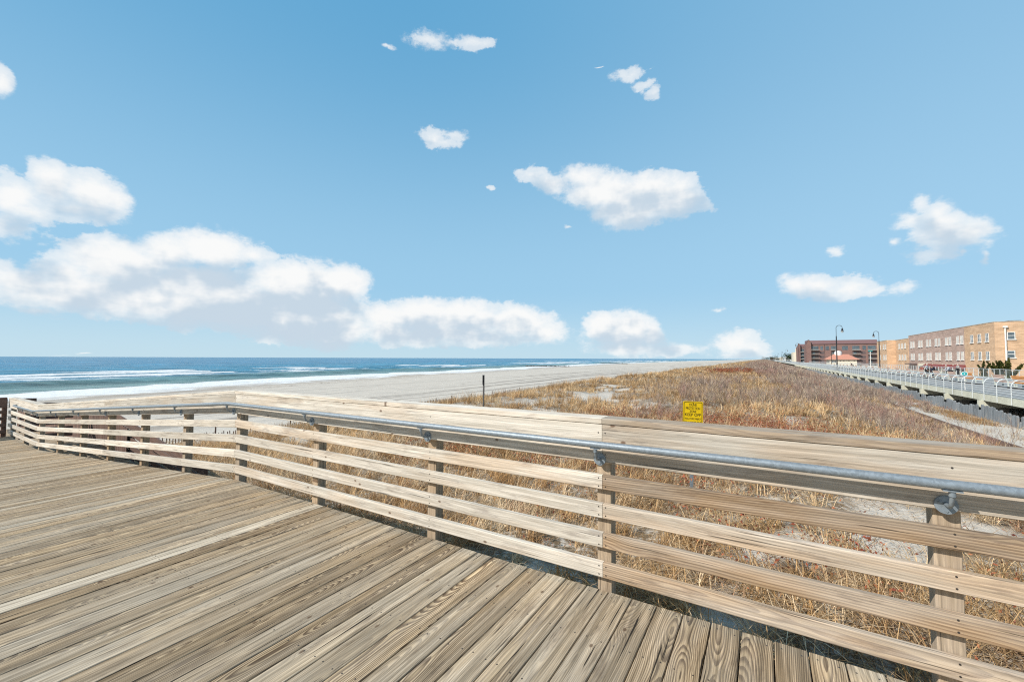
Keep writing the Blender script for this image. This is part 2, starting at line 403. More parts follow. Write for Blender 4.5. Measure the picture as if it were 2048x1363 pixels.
# ------------------------------------------------------------------ terrain
SEA = -4.0
def shore_x(Y):
    Y = np.asarray(Y, float); Yc = np.clip(Y, -50, None)
    return -76.5-70*(1-np.exp(-Yc/330.))+1.8*np.sin(Y*.045+1)+1.0*np.sin(Y*.11)+1.0*np.sin(Y*.011)
def ground(X, Y):
    X = np.asarray(X, float); Y = np.asarray(Y, float); sx = shore_x(Y)
    Xn = np.where(X < -24, -24+(X+24)*(61.)/(-sx-24), X)   # stretch the beach to the shoreline at -85
    zc = np.interp(Y, [-10, 2, 8, 15, 30], [-2.1, -2.0, -1.45, -.95, -.9])  # foredune crest
    base = np.interp(Xn, [-400, -85, -60, -24, -20.5, 3, 5, 7.3, 8.1, 9, 12, 14, 2000], [-14, SEA, -3.45, -2.45, -2.2, -1.1, -1.5, -1.85, -2.05, -2.1, -2.2, -2.2, -2.2])
    dune = np.interp(Xn, [-21, -17.5, -14.3, -11, -6, 0, 3, 5, 7.3], [0, .35, 1, .82, .72, .78, .75, .25, 0])
    top = np.interp(Xn, [-21, -14.3, -7, 0, 7.3], [0, 0, 1, 1, 1])
    zt = zc*(1-top)+(-.98)*top
    z = base*(1-dune)+(zt)*dune
    inner = sst(X, -21, -16)*(1-sst(X, 4.2, 7.6))
    amp = sst(Y, 2.4, 14.)*.75+.25
    z = z+inner*amp*((fbm(X, Y, .22, 3)-.5)*.75+(fbm(X, Y, .9, 3, 5.)-.5)*.22)
    z = z+(fbm(X, Y, .5, 3, 9.)-.5)*.10*(1-inner)*(X < 12)*(X > -80)
    z = z-.35*sst(-X, 6., 12)*(1-sst(Y, 3, 7))*0
    far = sst(Y, 60, 500)
    z = z+inner*far*.25
    return z
def axis(*segs):
    out = []
    for a, b, st in segs: out += list(np.arange(a, b, st))
    return np.array(out)
xs = np.concatenate([[-400, -250, -200], axis((-170, -30, 1.5), (-30, 9.5, .25), (9.5, 14, .5), (14, 60, 3)), np.geomspace(60, 3000, 14)])
ys = np.concatenate([[-600, -200, -100], axis((-60, -4, 4), (-4, 60, .25), (60, 300, 1.5)), np.geomspace(300, 9000, 70)])
GX, GY = np.meshgrid(xs, ys, indexing='ij'); GZ = ground(GX, GY)
def vegmask(X, Y):
    X = np.asarray(X, float)
    a = sst(X, -21.5, -17)*(1-sst(X, 6.6, 7.8))
    n = fbm(X, Y, .35, 4, 31.)*.6+fbm(X, Y, 1.3, 3, 61.)*.4; thr = .322
    near = 1-sst(Y, 8, 12)
    n = n-near*.02*(X > -3)
    bare = np.exp(-((X+12.3)**2/4.+(np.asarray(Y)-21)**2/9.))*.8+np.exp(-((X+10.2)**2/3.+(np.asarray(Y)-28)**2/16.))+np.exp(-((X+13)**2/2.+(np.asarray(Y)-16)**2/4.))
    return a*sst(n, thr-.035*sst(Y, 7, 11)-.03*sst(X, -6, -2)*sst(Y, 8, 12), thr+.03)*(1-np.clip(bare*1.3, 0, 1))
VG = vegmask(GX, GY)
nx, ny = GX.shape; idx = np.arange(nx*ny).reshape(nx, ny)
def gridq(idx): return np.stack([idx[:-1, :-1], idx[1:, :-1], idx[1:, 1:], idx[:-1, 1:]], -1).reshape(-1, 4)
g = bigmesh('ground', np.stack([GX, GY, GZ], -1).reshape(-1, 3), gridq(idx), None, ['sand'], {'veg': VG.ravel(), 'shore': (GX-shore_x(GY)).ravel()}, True)
tag(g, 'pale sand of the beach, the dunes and the strip beside the boardwalk', 'ground', kind='structure')
# ------------------------------------------------------------------ sea
xs = np.concatenate([[-20000, -9000, -4000, -2000, -1300, -1000], axis((-800, -330, 5), (-330, -70, .8))])
ys = np.concatenate([[-12000, -3000, -900, -400, -200], axis((-100, 0, 2), (0, 130, 1.), (130, 420, 2), (420, 1200, 9)), np.geomspace(1210, 25000, 14)])
GX, GY = np.meshgrid(xs, ys, indexing='ij'); SD = shore_x(GY)-GX     # distance out to sea
Z = np.zeros_like(GX); FO = np.zeros_like(GX)
wav = [(31, .95, 0), (64, .6, 1), (84, .6, 2), (104, .5, 3), (140, .4, 4), (185, .4, 5), (240, .4, 6), (300, .35, 7)]
for (d0, A, k) in wav:
    off = d0+10*(fbm(GY, GY*0+k*7, .014, 2)-.5)*2+4*(fbm(GY, GY*0+k*3, .06, 2)-.5)*2
    am = A*(.35+.9*vn(GY, GY*0+k*5.3, .016)); t = SD-off
    prof = np.where(t < 0, np.exp(-(t/3.0)**2), np.exp(-(t/8.)**2))
    Z += am*prof
    br = sst(vn(GY, GY*0+k*3.7+2, .034), .44, .64) if k else sst(vn(GY, GY*0+4, .02), .75, .9)
    if k > 3: br = sst(vn(GY, GY*0+k*3.7+2, .02), .62, .75)
    crest = np.exp(-((t+1.2)/2.6)**2)
    FO = np.maximum(FO, br*crest*.95)
    if k: FO = np.maximum(FO, br*np.exp(-np.clip(-t, 0, None)/14.)*(t < 0)*.62*(k < 4))
FO = np.maximum(FO, .80*(1-sst(SD+12*(fbm(GX*.3, GY, .09, 3)-.5), 16, 24)))                       # swash and white water
FO = np.maximum(FO, .52*np.exp(-((SD-58)/11)**2)*(.6+.6*vn(GY, GX, .03)))
FO = np.maximum(FO, .44*np.exp(-((SD-70)/26)**2))
fade = sst(-SD, -900, -350)
Z = Z*np.where(SD < 700, 1, 0)*sst(SD, 1, 14)+np.where(SD < 16, (16-SD)*.02, 0)*0
Z += (fbm(GX, GY*.4, .12, 3)-.5)*.5*sst(SD, 8, 40)*(SD < 800)
Z += SEA+.05+.25*(1-sst(SD, 0, 16))*0
nx, ny = GX.shape; idx = np.arange(nx*ny).reshape(nx, ny)
s_ = bigmesh('sea', np.stack([GX, GY, Z], -1).reshape(-1, 3), gridq(idx), None, ['sea'], {'foam': FO.ravel(), 'shore': SD.ravel()}, True)
tag(s_, 'blue ocean with green near waves and lines of white foam', 'sea', kind='structure')
# swash film of foam running up the beach
# ------------------------------------------------------------------ deck
def deck_z(x):
    return float(np.interp(x, [-14.6, -5.40], [-.76, -.03])) if x < -5.40 else (-.03+(x+5.4)/5.4*.03 if x < 0 else 0.)
XL = -17.75
EDGE = 2.54
mb = MB(); x = -.848-.1432*119+.0; k = 0
while x < 6.5:
    x0, x1 = x+.003, x+.1402
    if x0 > XL:
        xm_ = (x0+x1)/2; dt = -1.4 if abs(xm_+3.72) < .0716 else (1.35 if abs(xm_+3.577) < .0716 else (-.9 if abs(xm_+5.63) < .0716 else None))
        cuts = [-3.5, EDGE+random.uniform(-.003, .003)]
        jn = [-1.6, .1, -.7][k % 3]+random.choice((0, 0, 1.22, 0))
        if random.random() < .5: cuts.insert(1, jn)
        for a, b in zip(cuts[:-1], cuts[1:]):
            dz = random.uniform(-.0012, .0012); xc = (x0+x1)/2; z = deck_z(xc)-.019+dz
            sl = (deck_z(x1)-deck_z(x0))/(x1-x0); L = math.hypot(1, sl)
            mb.beam((xc, a+.0015, z), (xc, b-.0015, z), (x1-x0), .038, up=(-sl/L, 0, 1/L), tone=dt if dt is not None else random.choice((.1, .3, .5, .8, 1., .9)), ch=.003)
            for yy in (b-.05, b-.46, b-.87, b-1.28):
                for sx in (.03, .11):
                    if yy > a and yy > 0: mb.disc((x0+sx, yy+random.uniform(-.008, .008), z+.0188+(sx-.07)*sl), (0, 0, 1), .0042, .0009, 6, 1)
    x += .1432; k += 1
tag(mb.build('deck', ['deck', 'nail']), 'weathered plank deck and the ramp it runs down into', 'deck', kind='structure')
# frame under the deck
mb = MB()
P = [(6.5, 0), (-5.4, -.03), (-14.6, -.76), (XL, -.76)]
for yy in (EDGE-.08, .9, -.9, -3.2):
    for (xa, za), (xb, zb) in zip(P[:-1], P[1:]): mb.beam((xa, yy, za-.04-.12), (xb, yy, zb-.04-.12), .045, .235)
for xx in np.arange(-17, 6, 2.4):
    for yy in (2.2, -.9): mb.beam((xx, yy, -3.2), (xx, yy, deck_z(xx)-.29), .2, .2, up=(0, 1, 0))
tag(mb.build('deck_frame', ['darkwood']), 'dark joists and piles carrying the plank deck', 'deck frame', kind='structure')

# ------------------------------------------------------------------ wooden railing
rail = thing('wooden_railing', 'long slatted wooden railing with a grey pipe handrail, crossing the picture', 'railing', (0, 0, 0))
YF = 2.50; TH = .038
posts = [2.2, .66, -.875, -2.31, -3.86, -5.40, -6.86, -8.38, -9.9, -11.45, -13.05, -14.6, -16.1, -17.65]
for px_ in posts:
    m_ = MB(); zb = deck_z(px_)
    m_.beam((px_, EDGE+.0445, zb-1.1), (px_, EDGE+.0445, zb+1.02), .089, .089, up=(0, 1, 0), tone=random.random(), ch=.003)
    m_.build('post', 'post', rail)
SL = [.0925, .2715, .4505, .6255]
def segs(cuts): return list(zip(cuts[:-1], cuts[1:]))
KN = [6.5, -5.40, -14.6, XL]
def zrun(xa, xb, h):     # a board from xa to xb bends with the deck
    return (xa, deck_z(xa)+h), (xb, deck_z(xb)+h)
def board(name, xa, xb, y, hc, w, h, matn, tone, bid=None, nails=True, slant=0):
    m_ = MB(); b = random.random() if bid is None else bid
    (a, za), (c, zc) = zrun(xa, xb, hc)
    m_.beam((a-.001, y, za), (c+.0015, y, zc), w, h, tone=tone, ch=.004 if h < .3 else .004, bid=b)
    if nails:
        for p_ in posts:
            if c-.02 <= p_ <= a+.02:
                xx = p_
                if abs(p_-a) < .05: offs = (-.022,)
                elif abs(p_-c) < .05: offs = (.022,)
                else: offs = (0.012,)
                for o_ in offs:
                    for dz in (-h*.28, h*.28):
                        zz = za+(zc-za)*((xx+o_-a)/(c-a))+dz
                        m_.disc((xx+o_, y-w/2+.0002, zz), (0, -1, 0), .0045, .0012, 7, 1)
    return m_.build(name, [matn, 'nail'], rail)
for i, hz in enumerate(SL):
    cuts = [6.5, 2.2, -.873, -5.40, -9.9, -14.6, XL] if i % 2 else [6.5, 3.7, -.873, -5.40, -10.0, -14.6, XL]
    for j, (a, b) in enumerate(segs(cuts)):
        tone = [[.9, .9, .1, -.1, -.1, -.1], [.9, 1., -.1, -.1, 0, -.1], [.75, .65, 0, -.2, -.1, 0], [1., 1.1, .3, -.1, 0, -.1]][i if i < 2 else (3-i if 0 else i)][j]
        board('slat', a, b, YF+TH/2, hz+.0445, TH, .089, 'slat' if j > 1 else 'slat', tone, bid=[.311, .642, .127, .873][i]+j*.0713)
for j, (a, b) in enumerate(segs([6.5, -.873, -5.40, -10., -14.6, XL])):
    board('face_board', a, b, YF+TH/2, .9085, TH, .234, 'slat', [.3, 0, 0, -.1, -.1][j], bid=.23+j*.17)
for j, (a, b) in enumerate(segs([6.5, -.873, -5.42, -10., -14.6, XL])):
    board('cap', a, b, YF-.004+.073, 1.0455, .146, .037, 'slat', [.7, .05, 0, -.1, -.1][j], bid=.57+j*.093, nails=False)
# pipe handrail
m_ = MB(); PY = YF-.080; HZ = .915
pts = [(6.5, PY, HZ)]
def rz_(x, h=HZ): return deck_z(x)+h
for x in (5, 2, 0): pts.append((x, PY, rz_(x)))
for x in np.linspace(-5.2, -5.6, 5): pts.append((x, PY, rz_(-5.4)+(0 if x > -5.4 else (x+5.4)*.079)))
for x in np.linspace(-8, -14.4, 6): pts.append((x, PY, rz_(x)))
pts += [(-14.6, PY, rz_(-14.6)), (-14.8, PY, rz_(-14.8)), (-16.6, PY, rz_(-16.6)), (-16.7, PY+.02, rz_(-16.6)), (-16.75, PY+.075, rz_(-16.6))]
m_.tube(pts, .0212, 16)
hr = m_.build('handrail', 'galv', rail)
for p_ in posts[:-1]:
    xx = p_-.012
    if p_ == -5.40: xx = p_-.03
    zb = deck_z(p_); m_ = MB()
    m_.disc((xx, YF-.0005, zb+.812), (0, -1, 0), .038, .007, 28)
    m_.tube([(xx, YF-.007, zb+.815), (xx, YF-.045, zb+.817), (xx-.0, PY+.012, zb+.832), (xx, PY, zb+.872)], .0085, 10)
    m_.beam((xx-.030, PY, zb+HZ-.0235), (xx+.030, PY, zb+HZ-.0235), .03, .005)
    m_.tube([(xx, PY, zb+.868), (xx, PY, zb+HZ-.022)], .012, 10)
    m_.disc((xx, YF-.0076, zb+.788), (0, -1, 0), .0055, .004, 8)
    m_.disc((xx+.020, YF-.0076, zb+.822), (0, -1, 0), .0055, .004, 8); m_.disc((xx-.020, YF-.0076, zb+.822), (0, -1, 0), .0055, .004, 8)
    m_.build('bracket', 'galv', hr)

# end railing of the landing (shaded side, the shade also put into the dark wood)
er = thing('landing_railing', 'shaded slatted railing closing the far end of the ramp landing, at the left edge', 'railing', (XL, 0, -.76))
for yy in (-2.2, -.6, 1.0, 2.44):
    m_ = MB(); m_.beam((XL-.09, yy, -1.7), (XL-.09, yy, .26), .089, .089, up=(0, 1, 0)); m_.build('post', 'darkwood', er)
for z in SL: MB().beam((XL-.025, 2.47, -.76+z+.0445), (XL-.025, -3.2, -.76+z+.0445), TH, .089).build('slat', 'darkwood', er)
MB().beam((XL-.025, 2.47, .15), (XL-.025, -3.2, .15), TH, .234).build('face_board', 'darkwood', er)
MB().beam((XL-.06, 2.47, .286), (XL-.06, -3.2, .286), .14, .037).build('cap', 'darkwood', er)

# second flight going back down to the beach, the first one's shade also put into its wood
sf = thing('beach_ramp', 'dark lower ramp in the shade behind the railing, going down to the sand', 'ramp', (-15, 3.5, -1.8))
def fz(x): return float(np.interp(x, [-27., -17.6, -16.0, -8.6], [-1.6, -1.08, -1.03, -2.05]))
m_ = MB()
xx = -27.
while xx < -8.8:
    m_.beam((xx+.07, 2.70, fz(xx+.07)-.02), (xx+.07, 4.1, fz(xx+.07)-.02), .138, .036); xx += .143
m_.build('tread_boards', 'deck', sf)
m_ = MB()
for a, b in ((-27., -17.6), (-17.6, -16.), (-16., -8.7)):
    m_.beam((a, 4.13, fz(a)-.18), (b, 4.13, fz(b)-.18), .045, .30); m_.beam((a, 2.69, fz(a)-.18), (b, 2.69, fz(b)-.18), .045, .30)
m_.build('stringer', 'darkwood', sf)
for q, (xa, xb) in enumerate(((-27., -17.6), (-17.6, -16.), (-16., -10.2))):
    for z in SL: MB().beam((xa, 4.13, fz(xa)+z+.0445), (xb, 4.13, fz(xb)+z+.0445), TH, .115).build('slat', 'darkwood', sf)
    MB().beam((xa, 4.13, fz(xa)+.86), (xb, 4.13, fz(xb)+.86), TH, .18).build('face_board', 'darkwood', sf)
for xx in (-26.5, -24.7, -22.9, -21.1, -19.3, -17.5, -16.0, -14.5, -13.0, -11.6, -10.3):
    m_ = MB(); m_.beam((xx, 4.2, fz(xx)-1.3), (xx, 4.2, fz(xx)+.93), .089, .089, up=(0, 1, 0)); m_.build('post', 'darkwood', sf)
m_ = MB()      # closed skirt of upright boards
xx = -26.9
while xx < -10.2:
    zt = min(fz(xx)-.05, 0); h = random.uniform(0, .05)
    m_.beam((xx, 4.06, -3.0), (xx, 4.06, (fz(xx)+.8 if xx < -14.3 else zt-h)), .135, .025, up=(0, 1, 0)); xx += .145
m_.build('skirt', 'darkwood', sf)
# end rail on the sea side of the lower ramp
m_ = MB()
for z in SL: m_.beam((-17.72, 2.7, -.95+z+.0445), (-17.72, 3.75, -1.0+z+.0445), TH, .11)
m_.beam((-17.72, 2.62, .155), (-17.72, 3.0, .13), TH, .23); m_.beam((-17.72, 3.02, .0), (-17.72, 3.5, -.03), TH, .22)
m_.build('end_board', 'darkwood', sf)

# ------------------------------------------------------------------ signs
def plate(w, h, t, r=.025, n=5):
    out = []
    for cx, cz, a0 in ((w/2-r, h/2-r, 0), (-w/2+r, h/2-r, 90), (-w/2+r, -h/2+r, 180), (w/2-r, -h/2+r, 270)):
        for k in range(n+1):
            a = R(a0+90*k/n); out.append((cx+r*math.cos(a), cz+r*math.sin(a)))
    return out
def local_mesh(name, V, F, matn, parent):
    me = bpy.data.meshes.new(name); me.from_pydata(V, [], F); me.materials.append(M[matn])
    o = bpy.data.objects.new(name, me); C.objects.link(o); o.parent = parent; return o
def prism(prof, y0, y1):
    n = len(prof); V = [(x, y0, z) for x, z in prof]+[(x, y1, z) for x, z in prof]
    F = [tuple(range(n)), tuple(range(2*n-1, n-1, -1))]+[(i, n+i, n+(i+1) % n, (i+1) % n) for i in range(n)]
    return V, F
def ringf(p0, p1, y0, y1):
    n = len(p0); V = [(x, y0, z) for x, z in p0]+[(x, y0, z) for x, z in p1]+[(x, y1, z) for x, z in p0]+[(x, y1, z) for x, z in p1]
    F = []
    for i in range(n):
        j = (i+1) % n; F += [(i, j, n+j, n+i), (i, 2*n+i, 2*n+j, j), (n+i, n+j, 3*n+j, 3*n+i)]
    return V, F
sx0 = at_y(1383.5, 802, 7.56)
ks = 1.0
sg = thing('warning_sign', 'yellow dune warning sign with black lettering, standing in the grass behind the railing', 'sign', (sx0.x, 7.56, 0))
sg.rotation_euler = (0, R(1.6), R(20))
wS, hS = .318, .457; zt = sx0.z; zc_ = zt-hS/2
V, F = prism([(x, z+zc_) for x, z in plate(wS, hS, .003)], -.003, 0); local_mesh('sign_plate', V, F, 'yellow', sg)
V, F = ringf([(x, z+zc_) for x, z in plate(wS-.026, hS-.026, 0, .022)], [(x, z+zc_) for x, z in plate(wS-.042, hS-.042, 0, .016)], -.0045, -.0031); local_mesh('border', V, F, 'ink', sg)
lines = [('DUNE', 808.8, .115, .042), ('PROTECTION', 815.6, .225, .042), ('ZONE', 821.8, .105, .042), ('KEEP OFF', 828.2, .252, .048), ('VIOLATORS SUBJECT', 836.6, .262, .038), ('TO $1000.00 FINE', 843.6, .262, .038)]
def text_mesh(s, w, h):
    cu = bpy.data.curves.new('t', 'FONT'); cu.body = s; cu.size = 1; cu.offset = .012; cu.extrude = .0
    o = bpy.data.objects.new('t', cu); C.objects.link(o); bpy.context.view_layer.update()
    me = bpy.data.meshes.new_from_object(o.evaluated_get(bpy.context.evaluated_depsgraph_get()))
    bpy.data.objects.remove(o)
    co = np.empty(len(me.vertices)*3); me.vertices.foreach_get('co', co); co = co.reshape(-1, 3)
    mn, mx = co.min(0), co.max(0)
    X = (co[:, 0]-(mn[0]+mx[0])/2)/(mx[0]-mn[0])*w; Zz = (co[:, 1]-(mn[1]+mx[1])/2)/(mx[1]-mn[1])*h
    out = np.stack([X, np.full(len(X), -.0042), Zz], 1)
    return out, [tuple(p.vertices) for p in me.polygons]
for s, py, w, h in lines:
    V, F = text_mesh(s, w, h); V[:, 2] += zt-(py-802)*.00855
    o = local_mesh('lettering', V.tolist(), F, 'ink', sg)
n_ = 14; V = [(math.cos(2*PI*k/n_)*.007, -.006, zt-.027+math.sin(2*PI*k/n_)*.007) for k in range(n_)]
local_mesh('bolt', V, [tuple(range(n_))], 'ink', sg)
gz = float(ground(sx0.x, 7.56))
V = []; F = []
mm = MB().beam((0, .022, gz-.3), (0, .022, zt-.01), .05, .04, up=(0, 1, 0)); o = mm.build('sign_post', 'galv', None); o.parent = sg

p = at_z(967.5, 749, .59); 
q0 = Vector((-12.2*1.0, 17.1, 0)); sc = 21.
d = ray(967.5, 749); d = d/ (d.dot(Vector((-math.sin(YAW), math.cos(YAW), 0)))); pt = EYEP+d*19.0
es = thing('edge_on_sign', 'small dark sign on a thin post, seen edge-on in the dune grass before the beach', 'sign', (pt.x, pt.y, 0))
gz = float(ground(pt.x, pt.y))
MB().beam((pt.x, pt.y, gz-.3), (pt.x, pt.y, pt.z-.01), .055, .055, up=(0, 1, 0)).build('sign_post', 'signback', es)
dd = Vector((pt.x, pt.y)).normalized()
MB().beam((pt.x-dd.x*.15-dd.y*.05, pt.y-dd.y*.15+dd.x*.05, pt.z-.23), (pt.x+dd.x*.14-dd.y*.05, pt.y+dd.y*.14+dd.x*.05, pt.z-.23), .02, .44).build('sign_plate', 'signback', es)

# ------------------------------------------------------------------ sand fence
sfn = thing('sand_fence', 'long low picket sand fence half buried along the toe of the dune', 'fence', (-23, 8, -2.4))
m_ = MB(); Y = 5.5; k = 0
while Y < 75:
    X = -22.3+1.2*math.sin(Y*.13)+.35*math.sin(Y*.6); z = float(ground(X, Y)); h = .36+.12*math.sin(Y*.31+1)+random.uniform(-.05, .05)
    m_.beam((X, Y, z-.1), (X+random.uniform(-.04, .06), Y+random.uniform(-.02, .02), z+h), .035, .012, up=(1, 0, 0))
    Y += .11; k += 1
m_.tube([(-22.3+1.2*math.sin(y*.13)+.35*math.sin(y*.6), y, float(ground(-22.3+1.2*math.sin(y*.13)+.35*math.sin(y*.6), y))+.12) for y in np.arange(5.4, 75, 1.)], .008, 4)
m_.build('picket_screen', 'darkwood', sfn)
for Y in np.arange(6, 75, 3.1):
    X = -22.3+1.2*math.sin(Y*.13)+.35*math.sin(Y*.6)+.06; z = float(ground(X, Y))
    m_ = MB(); m_.tube([(X, Y, z-.2), (X, Y, z+.6)], .03, 6); m_.build('post', 'darkwood', sfn)

# ------------------------------------------------------------------ vegetation
def ribbons(P0, az, lean, L, w, droop, nseg, tint, wdir=None):
    """curved ribbons: start P0, heading az, lean from vertical, length L"""
    N = len(P0); V = np.zeros((N, nseg*2+1, 3)); p = P0.copy(); th = lean.copy()
    wd = np.stack([-np.sin(az), np.cos(az), np.zeros(N)], 1) if wdir is None else wdir
    for k in range(nseg+1):
        ww = w*(1-k/nseg*.75)
        if k < nseg:
            V[:, 2*k] = p-wd*ww[:, None]/2; V[:, 2*k+1] = p+wd*ww[:, None]/2
            st = np.stack([np.sin(th)*np.cos(az), np.sin(th)*np.sin(az), np.cos(th)], 1)
            p = p+st*(L/nseg)[:, None]; th = th+droop/nseg
        else: V[:, 2*nseg] = p
    b = (np.arange(N)*(2*nseg+1))[:, None]
    q = np.concatenate([b+np.array([2*k, 2*k+1, 2*k+3, 2*k+2]) for k in range(nseg-1)], 0) if nseg > 1 else None
    t = b+np.array([2*nseg-2, 2*nseg-1, 2*nseg])
    T = np.repeat(tint[:, None, :], 2*nseg+1, 1)
    return V.reshape(-1, 3), q, t, T.reshape(-1, 4)
def merge(parts):
    V = []; Q = []; T = []; K = []; n = 0
    for v, q, t, c in parts:
        V.append(v); K.append(c)
        if q is not None: Q.append(q+n)
        if t is not None: T.append(t+n)
        n += len(v)
    return np.concatenate(V), (np.concatenate(Q) if Q else None), (np.concatenate(T) if T else None), np.concatenate(K)
STRAW = np.array([1.06, 1., .93])*np.array([[.62, .455, .26], [.50, .35, .195], [.68, .53, .34], [.38, .265, .16], [.56, .375, .19], [.74, .61, .43], [.36, .245, .165], [.48, .385, .265]])
def thicket(X, Y):
    """where bare shrubs stand"""
    X = np.asarray(X, float); Y = np.asarray(Y, float)
    lim = np.interp(Y, [0, 10, 14, 22, 40, 90, 200], [9, 5.4, 3.4, 1.6, .6, -3., -8.])
    a = sst(X, lim, lim+3.)*(1-.65*sst(X, 4.5, 6.5))*(1-sst(X, 7.2, 7.9))
    n = fbm(X, Y, .28, 3, 77.)
    near = sst(Y, 9., 12.); a = np.maximum(a, sst(Y, 36, 44)*sst(X, lim, lim+3.)*(1-.5*sst(X, 8.5, 10.5))*(X < 10.9))
    return near*np.clip(a*sst(n, .30, .46)+.4*sst(n, .60, .70)*sst(X, -9, -5), 0, 1)*(X < np.where(Y > 36, 10.9, 8))
def tufts(x0, x1, y0, y1, dens, blades, w, L, cell=1.5, nseg=3, drop=1.):
    A = (x1-x0)*(y1-y0); N = int(A*dens); X = rng.uniform(x0, x1, N); Y = rng.uniform(y0, y1, N)
    m_ = vegmask(X, Y)*(1-.6*thicket(X, Y)) > rng.random(N)*.9
    m_ &= ~((Y < 4.35) & (X < -9.0)); m_ &= Y > 2.75
    m_ &= (fbm(X, Y, 1.6, 2, 12.) > .43) | (rng.random(N) < .38)
    X, Y = X[m_], Y[m_]; N = len(X)
    hgt = .6+.75*fbm(X, Y, .5, 3, 3.)+.55*np.exp(-((X+14.3)/1.6)**2)*sst(Y, 9, 13)*sst(vn(X, Y, .45, 8), .45, .7); cn = fbm(X, Y, .45, 3, 51.)
    wind = rng.normal(.3, 1.1, N); wa = vn(X, Y, .3, 5)*6.28
    ci = np.clip((cn*9+rng.normal(0, 1.4, N)-.8).astype(int), 0, 7)
    rep = blades; X = np.repeat(X, rep); Y = np.repeat(Y, rep); n = len(X)
    az = rng.uniform(0, 2*PI, n); rad = np.abs(rng.normal(0, .09, n)); X = X+np.cos(az)*rad; Y = Y+np.sin(az)*rad
    az = az*.5+rng.normal(0, 1.0, n)+np.repeat(wa, rep)
    lean = np.abs(rng.normal(.72, .45, n)); Ls = L*np.repeat(hgt, rep)*rng.uniform(.5, 1.15, n)
    col = STRAW[np.repeat(ci, rep)]*rng.uniform(.65, 1.55, (n, 1)); col = np.concatenate([col, np.ones((n, 1))], 1)
    Z_ = ground(X, Y)-.02
    return ribbons(np.stack([X, Y, Z_], 1), az, lean, Ls, w*rng.uniform(.7, 1.3, n), rng.uniform(.3, 1.5, n)*drop, nseg, col)
parts = [tufts(-21, 7.6, 2.7, 9, 24, 30, .0092, .56, nseg=4, drop=1.25),
         tufts(-21, 7.6, 9, 20, 17, 26, .0125, .54, nseg=3),
         tufts(-21, 7.6, 20, 48, 12, 20, .017, .52, nseg=3),
         tufts(-21, 7.6, 48, 120, 5.5, 15, .036, .54, nseg=2),
         tufts(-21, 7.6, 120, 420, 1.6, 10, .07, .52, nseg=2),
         tufts(-20, 7.6, 420, 1600, .12, 8, .2, .8, nseg=2)]
# fallen straw lying on the sand
N = 90000; X = rng.uniform(-21, 7.4, N); Y = rng.uniform(2.7, 17, N); m_ = (fbm(X, Y, 1.1, 3, 71.) > .44) & ~((Y < 4.35) & (X < -9)); X, Y = X[m_], Y[m_]; N = len(X)
col = STRAW[rng.integers(0, 8, N)]*rng.uniform(.7, 1.2, (N, 1)); col = np.concatenate([col, np.ones((N, 1))], 1)
parts.append(ribbons(np.stack([X, Y, ground(X, Y)+rng.uniform(.01, .05, N)], 1), rng.normal(.6, 1.2, N), rng.normal(1.5, .07, N), rng.uniform(.12, .42, N), rng.uniform(.003, .007, N), rng.uniform(-.1, .35, N), 3, col))
V, Q, T, K = merge(parts)
o = bigmesh('dune_grass', V, Q, T, ['blade'], tint=K); tag(o, 'dry straw coloured beach grass covering the dunes', 'grass', kind='stuff')

def shrubs(x0, x1, y0, y1, dens, stems, twigs, w, H, maskf=thicket, palette=None, pts=None):
    if pts is None:
        A = (x1-x0)*(y1-y0); N = int(A*dens); X = rng.uniform(x0, x1, N); Y = rng.uniform(y0, y1, N)
        m_ = maskf(X, Y) > rng.random(N); X, Y = X[m_], Y[m_]
    else: X, Y = pts
    N = len(X); h = H*(.7+.6*fbm(X, Y, .35, 2, 13.))*rng.uniform(.8, 1.2, N)*(np.maximum(np.interp(X, [1, 4.5, 7.5], [1, .65, .38]), sst(Y, 30, 44)*np.interp(X, [8, 11], [.95, .45])) if pts is None else 1)
    red = sst(fbm(X, Y, .22, 3, 91.), .58, .70)*.8
    S = stems; Xs = np.repeat(X, S); Ys = np.repeat(Y, S); hs = np.repeat(h, S); n = len(Xs)
    az = rng.uniform(0, 2*PI, n); lean = np.abs(rng.normal(.45, .28, n)); L = hs*rng.uniform(.7, 1.1, n)
    P0 = np.stack([Xs+rng.normal(0, .06, n), Ys+rng.normal(0, .06, n), ground(Xs, Ys)-.03], 1)
    pal = np.array([[.28, .22, .19], [.36, .29, .24], [.20, .155, .135], [.42, .35, .29], [.31, .21, .175], [.46, .37, .26]]) if palette is None else palette
    redc = np.array([.30, .13, .11])
    rd = np.repeat(red, S)[:, None]
    col = (pal[rng.integers(0, len(pal), n)]*(1-rd*.6)+redc*rd*.6)*rng.uniform(.75, 1.3, (n, 1)); col = np.concatenate([col, np.ones((n, 1))], 1)
    out = [ribbons(P0, az, lean, L, np.full(n, w*1.6), rng.uniform(-.3, .3, n), 3, col)]
    Tn = twigs; t = rng.uniform(.3, 1., n*Tn); a2 = np.repeat(az, Tn); l2 = np.repeat(lean, Tn); L2 = np.repeat(L, Tn)
    P = np.repeat(P0, Tn, 0)+np.stack([np.sin(l2)*np.cos(a2), np.sin(l2)*np.sin(a2), np.cos(l2)], 1)*(L2*t)[:, None]
    nn = len(t); az2 = a2+rng.normal(0, 1.3, nn); ln = np.abs(rng.normal(.6, .35, nn))
    wd = rng.normal(0, 1, (nn, 3)); wd /= np.linalg.norm(wd, axis=1)[:, None]
    out.append(ribbons(P, az2, ln, L2*rng.uniform(.2, .5, nn), np.full(nn, w), rng.uniform(-.5, .3, nn), 2, np.repeat(col, Tn, 0)*np.array([1.1, 1.1, 1.1, 1]), wd))
    return out
